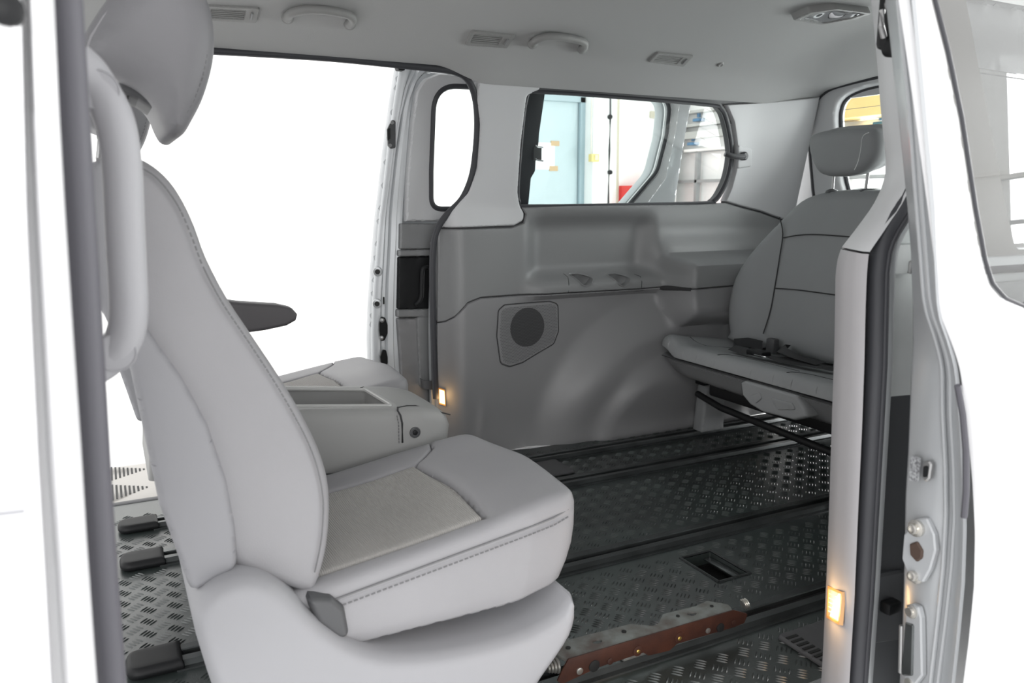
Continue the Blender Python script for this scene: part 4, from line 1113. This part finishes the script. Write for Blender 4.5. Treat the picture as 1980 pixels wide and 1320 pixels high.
# ------------------------------------------------------------------ outside of the body behind the open door
bs = empty('wall_outer', (1.6, .76, 0), kind='structure', label='white outer body side behind the open near door')
bq = [atY(x, y, .76) for x, y in ((1884, -20), (1945, 400), (1958, 492))]
bw = rounded([(bq[2].x, bq[2].z + .008), (2.3, bq[2].z + .008), (2.3, 1.27), (bq[0].x - .02, 1.27), (bq[1].x, bq[1].z)], [.02, .05, .05, .01, .1])
panel('body_skin', [(1.13, -.3), (2.75, -.3), (2.75, 1.35), (1.03, 1.35), (1.03, 1.0), (1.13, .80)], lambda u, v, s: Vector((u, .76 + .06 * max(0, v - .8) + s, v)), M['white'], bs, holes=[bw], sp=.08, thick=.02)
bwz = atY(1890, 497, .755).z
panel('body_pane', inset_ring(bw, -.01, .03), lambda u, v, s: Vector((u, .765 + .06 * max(0, v - .8) + s, v)), M['bodyglass'], bs, sp=.1, thick=.004)
MB().box((1.95, .756, atY(1890, 524, .755).z), (1.55, .012, .011), .002).build('slide_rail_groove', M['softseal'], bs)
panel('window_band', rounded([(1.135, bwz), (2.34, bwz), (2.34, 1.32), (1.035, 1.32), (1.035, 1.0)], .01), lambda u, v, s: Vector((u, .754 + .06 * max(0, v - .8) + s, v)), material('taupe_window_band', (.20, .185, .175, 1), .35), bs, holes=[bw], sp=.06, thick=.005)

# ------------------------------------------------------------------ left (front) pillar of the door opening
bp2 = empty('trim_3', (-.05, .7, 0), kind='structure', label='white front pillar of the door opening with dark grey seal')
b_tab = [(-560, 16, 28, 38, 75), (-60, 36, 48, 58, 95), (0, 40, 52, 60, 98), (200, 44, 58, 68, 108), (400, 48, 66, 79, 120), (650, 58, 80, 95, 137), (900, 70, 93, 112, 155), (1100, 81, 108, 126, 168), (1320, 92, 122, 141, 184), (1500, 100, 134, 152, 198)]
rows = []
for y in ysteps(-560, 1700, 50):
    a, b, c, d = lerp_tab(b_tab, y)
    p0 = atY(0, y, .60); p0.x = -.62; p1 = atY(a - 22, y, .595); p2 = atY(a, y, .60); p3 = atY((a + b) / 2 - 4, y, .645); p4 = atY(b - 1, y, .645); p5 = atY(c, y, .618); p6 = atY((c + d) / 2, y, .617); p7 = atY(d - 6, y, .625); p8 = atY(d + 6, y, .66)
    z = p6.z
    for p in (p0, p1, p2, p3, p4, p5, p6, p7, p8): p.z = z
    rows.append([p0, p1, p2, p3, p4, p5, p6, p7, p8])
strip('pillar_skin', rows, M['white'], bp2, ang=70)
s_tab = [(-560, 98), (-60, 118), (0, 123), (200, 136), (400, 150), (650, 165), (900, 180), (1100, 194), (1320, 212), (1500, 226)]
pth = [atY(lerp_tab(s_tab, y)[0], y, .70) for y in ysteps(-460, 1600, 50)]
MB().tube(pth, .0128, 14, up=(0, 1, 0)).build('pillar_seal', M['softseal'], bp2)
MB().tube([p + Vector((-.010, .02, 0)) for p in pth], .013, 12, up=(0, 1, 0)).build('pillar_seal_bulb', M['softseal'], bp2)
# inner trim of the pillar behind the seal
rows = []
for y in ysteps(-420, 1600, 36):
    p = atY(lerp_tab(s_tab, y)[0], y, .70)
    rows.append([p + Vector(q) for q in ((-.012, .03, 0), (-.012, .10, 0), (-.012, .18, 0), (-.03, .21, 0), (-.10, .22, 0), (-.25, .20, 0))])
strip('pillar_inner_trim', rows, M['pillar'], bp2)
bolt = atY(14, 22, .60)
MB().lathe(bolt + Vector((0, -.004, 0)), (0, -1, 0), [(.010, -.004), (.010, .004), (.006, .007), (.0005, .007)], 14).build('skin_grommet', M['black'], bp2)
j = [atY(x, y, .592) for x, y in [(-60, 990), (0, 994), (48, 988)]]
MB().tube(j, .0016, 6, up=(0, 1, 0)).build('panel_joint', material('grey_joint', (.35, .35, .37, 1), .6), bp2)
# roof rail over the near door opening
MB().prof([(-.62, .84, 1.40), (2.70, .84, 1.40)], [(-.11, -.03), (-.08, -.07), (.03, -.06), (.06, .03), (-.06, .06)]).build('near_roof_rail', M['white'], ceil)
# grab handle on the pillar
gh = empty('pillar_grab_handle', atY(200, 420, .85), label='long upright grey grab handle on the front door pillar', cat='grab handle')
gp = [atY(x, y, Y_) for x, y, Y_ in [(140, 128, .86), (168, 150, .86), (188, 172, .858), (210, 205, .853), (226, 250, .85), (236, 320, .85), (241, 420, .85), (246, 520, .85), (249, 585, .85), (246, 632, .852), (232, 668, .856), (210, 690, .860), (186, 700, .862), (150, 706, .862)]]
gp = spline([tuple(p) for p in gp], 5, False)
m = len(gp); rad = [.0175 + .006 * (1 - smooth(i / m, .0, .22)) + .008 * smooth(i / m, .80, 1.0) for i in range(m)]
MB().tube(gp, rad, 18, up=(0, 1, 0)).build('grip', M['base'], gh)
for px, py in ((190, 172), (225, 684)):
    c = atY(px, py, .836)
    MB().lathe(c + Vector((0, .006, 0)), (0, -1, 0), [(.0185, -.006), (.0185, .0), (.0175, .0012), (.0165, .0002), (.0005, .0006)], 22).build('screw_cap', M['base'], gh)
# ================================================================== FAR SLIDING DOOR, slid open outside the far wall
silver2 = material('far_door_silver', (.60, .62, .635, 1), .32, metal=.15, coat=.2)
d1 = empty('door_1', (1.5, 2.68, 0), kind='structure', label='open far sliding door with silver edge, grey trim and window')
lean = lambda v: -max(0.0, v - .86) * .18
FD = lambda Yb_: (lambda u, v, s: Vector((u, Yb_ + lean(v) + s, v)))
def fXZ(pts, Yb_):
    out = []
    for a, b in pts:
        p = atY(a, b, Yb_)
        for _ in range(4): p = atY(a, b, Yb_ + lean(p.z))
        out.append((p.x, p.z))
    return out
dwin = fXZ([(834, 330), (840, 164), (1060, 176), (1298, 191), (1290, 262), (1272, 332), (1212, 402), (1100, 403), (834, 404)], 2.655)
dwin = rounded(dwin, [0, .085, 0, .06, .15, .09, .05, 0, .045], 10)
edge_px = [(772, 128), (762, 190), (748, 290), (738, 380), (730, 450), (724, 520), (719, 590), (717, 650), (718, 700), (724, 760), (732, 830)]
fe = fXZ(edge_px, 2.70)
rear = fXZ([(1345, 192), (1332, 260), (1318, 350), (1308, 420)], 2.70)
door_out = fe + [(fe[-1][0] + .02, .02), (rear[-1][0], .02)] + list(reversed(rear))
panel('door_skin', door_out, FD(2.715), silver2, d1, holes=[inset_ring(dwin, -.004, .02)], sp=.05, r=.01, thick=.03)
# painted inner frame: stepped bands up the leading edge
tr_l = fXZ([(838, 136), (815, 146), (800, 172), (790, 230), (781, 330), (775, 430), (771, 520), (769, 600), (770, 680), (776, 760), (786, 850)], 2.665)
rows = []
for k in range(33):
    t = k / 32 * 10
    def pick(L, tt):
        i = min(int(tt), len(L) - 2); f_ = tt - i
        return Vector(L[i]).lerp(Vector(L[i + 1]), f_)
    a = pick(fe, t); b = pick(tr_l, t)
    z = a[1]
    cols = []
    for s_, dy in ((0, .0), (.0, -.012), (.10, -.020), (.30, -.022), (.40, -.010), (.52, -.012), (.60, -.030), (.80, -.034), (.86, -.024), (1.0, -.026), (1.08, -.03)):
        x = a[0] + (b[0] - a[0]) * s_; zz = a[1] + (b[1] - a[1]) * s_
        cols.append(Vector((x, 2.70 + lean(zz) + dy, zz)))
    rows.append(cols)
strip('inner_frame', rows, silver2, d1, ang=50)
# light upper trim round the window and lower trim
ut = fXZ([(786, 428), (788, 340), (797, 240), (806, 178), (822, 152), (850, 141), (1100, 158), (1300, 174), (1318, 190), (1310, 250), (1290, 345), (1250, 400), (1240, 428)], 2.655)
panel('upper_door_trim', rounded(ut, [0, .03, .05, .05, .04, .04, .1, .04, .03, .03, .04, .03, 0], 4), FD(2.655), M['trim'], d1, holes=[dwin], sp=.03, r=.008, thick=.02)
def dpan(name, pts, mat, off=0.0, r=.006, rr=.006, parent=None):
    return panel(name, rounded(fXZ(pts, 2.652 - off), rr, 4), FD(2.652 - off), mat, parent or d1, sp=.03, r=r, thick=.02)
dpan('window_sill_trim', [(775, 432), (1240, 432), (1240, 480), (774, 482)], M['panel'])
dpan('trim_bar', [(772, 484), (900, 480), (900, 494), (772, 496)], M['panel'], .006)
hr_ = dpan('handle_recess', [(772, 497), (900, 494), (900, 597), (770, 598)], M['black'])
dpan('recess_bezel', [(783, 512), (900, 505), (900, 585), (785, 590)], M['dark'], -.002, parent=d1)
hp_ = [tuple(atY(x, y, 2.63)) for x, y in [(828, 516), (818, 520), (816, 545), (815, 572), (810, 584), (803, 590)]]
MB().tube(spline(hp_, 4, False), .008, 10, up=(0, 1, 0)).build('pull_handle', M['black'], d1)
dpan('trim_bar', [(769, 599), (900, 595), (900, 612), (769, 614)], M['panel'], .005)
dpan('lower_door_trim', [(769, 616), (1240, 608), (1240, 900), (788, 900)], M['panel_low'])
dpan('door_pocket', [(806, 612), (900, 608), (900, 745), (812, 752)], M['panel'], .012, rr=.02)
cupr = atY(828, 738, 2.62)
MB().lathe((cupr.x + .02, cupr.y, cupr.z), (0, 0, 1), [(.045, -.02), (.048, .012), (.044, .012), (.040, -.01), (.0005, -.01)], 20).build('bottle_holder', M['dark'], d1)
dr1 = [FD(2.657)(u, v, 0) for u, v in dwin]; dr1.append(dr1[0])
MB().tube(dr1, .0095, 8, up=(0, 1, 0), cap=False).build('door_window_seal', M['rubber'], d1)
panel('door_pane', inset_ring(dwin, -.004, .02), FD(2.69), M['glass'], d1, sp=.1, thick=.004)
# sliding pane's dark upright with its latch
mul = fXZ([(1028, 172), (1064, 176), (1052, 258), (1051, 276), (1046, 300), (1044, 330), (1036, 344), (1030, 404), (998, 404), (1008, 330), (1018, 250)], 2.64)
panel('window_divider', rounded(mul, .003, 2), FD(2.675), M['rubber'], d1, sp=.03, r=.003, thick=.02)
lt = empty('pane_latch', (0, 0, 0), parent=d1)
for py in (284, 310):
    q = [atY(x, y, 2.625) for x, y in [(1035, py - 3), (1040, py), (1050, py + 1)]]
    MB().tube([tuple(p) for p in q], .003, 6).build('latch_edge', M['chrome'], lt)
a = atY(1038, 297, 2.635)
MB().box(a, (.035, .02, .05), .006).build('latch_grip', M['dark'], lt)
# lock fittings on the leading edge
def ept(px, py, off=.0): return atY(px, py, 2.655 + lean(atY(px, py, 2.66).z) - off)
def efit(name, pts, mat, off=.006, thick=.008, rr=.006):
    P = [ept(x, y, off) for x, y in pts]; Yc = sum(p.y for p in P) / len(P)
    return panel(name, rounded([(p.x, p.z) for p in P], rr, 4), lambda u, v, s: Vector((u, Yc + s, v)), mat, d1, sp=.02, r=.002, thick=thick)
efit('edge_catch', [(760, 231), (767, 233), (764, 286), (755, 288), (750, 282), (750, 250)], M['dark'])
efit('catch_slot', [(750, 249), (756, 247), (755, 268), (749, 272)], M['slot'], .010, .002, .002)
for px, py in ((758, 237), (754, 281)):
    MB().lathe(ept(px, py, .008), (0, -1, 0), [(.006, 0), (.006, .003), (.0005, .003)], 10).build('catch_screw', M['dsteel'], d1)
for px, py in ((730, 525), (729, 587)):
    c = ept(px, py, .0)
    MB().lathe(c, (-.3, -1, 0), [(.017, -.006), (.015, .003), (.009, .004), (.008, -.001), (.0005, -.001)], 16).build('buffer_dimple', M['silver'], d1)
    MB().lathe(c, (-.3, -1, 0), [(.0085, 0), (.0085, .0042), (.0005, .0042)], 12).build('buffer_hole', M['slot'], d1)
efit('edge_latch', [(738, 612), (745, 614), (750, 628), (750, 645), (744, 658), (737, 660), (734, 640), (734, 625)], M['black'])
for px, py in ((739, 619), (738, 653)):
    MB().lathe(ept(px, py, .010), (-.3, -1, 0), [(.008, -.004), (.008, .004), (.005, .006), (.0005, .006)], 8).build('latch_bolt', M['dsteel'], d1)
efit('edge_latch', [(741, 676), (747, 677), (750, 690), (750, 705), (738, 705), (736, 690)], M['black'])
efit('key_slot', [(741, 574), (744, 574), (744, 588), (741, 588)], M['slot'], .004, .002, .001)
efit('roller_stop', [(769, 126), (784, 127), (783, 136), (771, 135)], M['black'], .03, .03, .003)

# ================================================================== THE WORKSHOP AROUND THE VAN
ZG = -.62
gf = tag(MB().box((2.0, 1.0, ZG - .05), (26, 24, .1)).build('ground', material('pale_workshop_floor', (.80, .80, .80, 1), .6, var=.03, vscale=2), None, flat=True), 'pale workshop floor under the van', kind='structure')
YG = 7.0
pw = material('white_workshop_wall', (.88, .88, .865, 1), .8, bump=.1, bscale=30, var=.02, vscale=3)
wg = tag(MB().box((-.5, YG + .1, 1.3), (12.0, .2, 3.84)).build('wall_back', pw, None, flat=True), 'white workshop wall beyond the far side of the van', kind='structure')
def gY(px, py, Y=YG): return atY(px, py, Y)
def grect(mb, x0, y0, x1, y1, dep, Y=YG):
    """upright board between two photo points on the wall plane"""
    a = gY(x0, y0, Y); b = gY(x1, y1, Y)
    return mb.box(((a.x + b.x) / 2, Y - dep / 2, (a.z + b.z) / 2), (abs(b.x - a.x), dep, abs(a.z - b.z)))
# pale blue door with notice
bdoor = empty('door_4', gY(1060, 400), kind='structure', label='pale blue workshop door seen through the long window')
blue = material('pale_blue_paint', (.42, .505, .53, 1), .5, var=.02)
a = gY(985, 190); b = gY(1112, 190)
MB().box(((a.x + b.x) / 2, YG - .03, (ZG + a.z) / 2), (b.x - a.x, .06, a.z - ZG)).build('door_leaf', blue, bdoor, flat=True)
for x0, x1 in ((1113, 1123),):
    p = gY(x0, 190); q = gY(x1, 190); MB().box(((p.x + q.x) / 2, YG - .05, (ZG + p.z) / 2), (q.x - p.x, .1, p.z - ZG)).build('door_jamb', material('blue_frame', (.34, .44, .48, 1), .5), bdoor, flat=True)
grect(MB(), 985, 192, 1123, 186, .1).build('door_head', material('blue_grey_head', (.33, .41, .44, 1), .5), bdoor, flat=True)
no = empty('paper_notice', gY(1055, 305), label='white paper notice taped to the pale blue door', cat='notice')
grect(MB(), 1030, 276, 1066, 328, .065).build('sheet', material('paper', (.86, .86, .85, 1), .8), no, flat=True)
for x, y in ((1066, 278), (1063, 326), (1008, 278), (1004, 326)):
    grect(MB(), x - 7, y - 5, x + 9, y + 5, .068).build('tape', material('masking_tape', (.50, .36, .21, 1), .7), no, flat=True)
# conduit, switch box, cables on the white pier
pier = tag(grect(MB(), 1124, 60, 1265, 800, .25).build('wall_pier', pw, None, flat=True), 'white wall pier with conduits beside the pale blue door', kind='structure')
pier['kind'] = 'structure'
Yp = YG - .25
cb = empty('wall_cable', gY(1178, 300, Yp), label='dark cable running down the white pier to the floor', cat='cable')
MB().tube([gY(1180, 170, Yp), gY(1180, 226, Yp), gY(1178, 290, Yp), gY(1176, 392, Yp), gY(1174, 500, Yp)], .012, 6).build('cable_run', M['dark'], cb)
for py in (226, 333): MB().lathe(gY(1179, py, Yp - .01), (0, -1, 0), [(.022, -.01), (.022, .02), (.0005, .03)], 8).build('cable_clip', M['black'], cb)
cj = empty('corner_conduit', gY(1194, 300, Yp), label='thin cream conduit at the corner of the white pier', cat='conduit')
MB().tube([gY(1196, 170, Yp), gY(1193, 392, Yp), gY(1191, 520, Yp)], .014, 6).build('conduit_run', material('dirty_cream', (.58, .53, .42, 1), .6), cj)
sw = empty('switch_box', gY(1146, 304, Yp), label='yellowed light switch box on the white pier', cat='switch')
grect(MB(), 1138, 298, 1152, 313, .06, Yp).build('box_body', material('yellowed_plastic', (.70, .58, .22, 1), .5), sw)
grect(MB(), 1143, 300, 1149, 310, .075, Yp).build('rocker', material('cream_rocker', (.78, .70, .45, 1), .5), sw)
MB().tube([gY(1144, 190, Yp), gY(1143, 298, Yp)], .006, 6).build('switch_lead', material('cream_lead', (.66, .62, .54, 1), .6), sw)
# red cabinet
rc = empty('red_cabinet', gY(1220, 420, Yp), label='bright red steel cabinet low against the white pier', cat='cabinet')
red = material('red_paint', (.72, .035, .03, 1), .4)
grect(MB(), 1197, 359, 1242, 560, .30, Yp).build('cabinet_body', red, rc, flat=True)
grect(MB(), 1199, 363, 1240, 556, .315, Yp).build('cabinet_door', red, rc, flat=True)
# twin round floodlights on a timber arm
YL = YG - .20
fl_ = empty('twin_floodlight', gY(1270, 225, YL), label='pair of round white lamps on a cream timber arm', cat='lamp')
cream = material('cream_timber', (.55, .50, .40, 1), .7)
grect(MB(), 1250, 216, 1290, 231, .08, YL).build('timber_arm', cream, fl_, flat=True)
for py in (207, 236):
    c = gY(1277, py, YL - .1)
    MB().lathe(c, (-.2, -1, .1), [(.03, .03), (.05, -.06), (.052, -.07), (.048, -.075), (.0005, -.078)], 18).build('lamp_bowl', M['chrome'], fl_)
# ---- end wall behind the van: beams, hooks and window gate
XE_ = 5.5
we = tag(MB().box((XE_ + .1, 1.0, 1.3), (.2, 12.2, 3.84)).build('wall_end', pw, None, flat=True), 'white workshop end wall behind the tailgate', kind='structure')
def gX(px, py, X=XE_): return atX(px, py, X)
def beam(name, label, y0, y1, px, mat, dep, cat='beam', ymid=3.5, ylen=2.6):
    a = gX(px, y0); b = gX(px, y1)
    o = MB().box((XE_ - dep / 2, ymid, (a.z + b.z) / 2), (dep, ylen, abs(a.z - b.z))).build(name, mat, None, flat=True)
    return tag(o, label, cat)
yel = material('crane_yellow', (.68, .50, .19, 1), .5, var=.05, vscale=2)
beam('crane_beam', 'upper yellow steel beam seen through the rear window', 168, 180, 1680, yel, .25)
beam('crane_beam', 'broad lower yellow steel beam seen through the rear window', 197, 232, 1680, yel, .30)
beam('cream_beam', 'cream horizontal timber crossing below the yellow beams', 246, 252, 1680, cream, .15)
grey_ = material('pale_grey_steel', (.40, .41, .39, 1), .6)
for i, (y0, y1, lb) in enumerate(((214, 219, 'topmost thin grey ledge seen at the right end of the long window'), (240, 245, 'middle thin grey ledge seen at the right end of the long window'), (255, 268, 'broad pale grey ledge above the gridded windows'))):
    beam('wall_ledge', lb, y0, y1, 1360, grey_, .12, 'ledge', 6.0, 1.9)
bluep = material('blue_hook_paint', (.05, .19, .36, 1), .5)
for i, (px, py, lb) in enumerate(((1351, 232, 'upper blue clamp hanging at the right end of the long window'), (1340, 278, 'lower blue clamp hanging at the right end of the long window'), (1704, 239, 'blue clamp hanging beside the bench headrest'))):
    c = gX(px, py, XE_ - .04)
    h = empty('blue_clamp', c, label=lb, cat='clamp', group='blue clamps on the end wall')
    MB().box(c, (.08, .10, .03), .006).build('clamp_body', bluep, h); MB().box(c + Vector((0, 0, .05)), (.03, .03, .05), .004).build('clamp_stem', bluep, h)
# window gate with glazing bars
gt = empty('window_5', gX(1380, 340), kind='structure', label='white gridded workshop windows behind the van')
bars = material('pale_window_bar', (.30, .31, .31, 1), .6)
ztop = gX(1360, 292).z; 
for z in (ztop, ztop - .30, ztop - .8): MB().box((XE_ - .06, 2.5, z), (.05, 8.8, .03)).build('glazing_bar', bars, gt, flat=True)
yb = gX(1358, 330).y
for k in range(-10, 2): MB().box((XE_ - .06, yb + k * .6, ztop - .5), (.05, .035, 1.0)).build('glazing_bar', bars, gt, flat=True)
beam('wall_rail', 'long pale rail along the end wall above the windows', 288, 293, 1360, material('pale_rail', (.8, .79, .76, 1), .5), .1, 'rail', 1.2, 11.0)
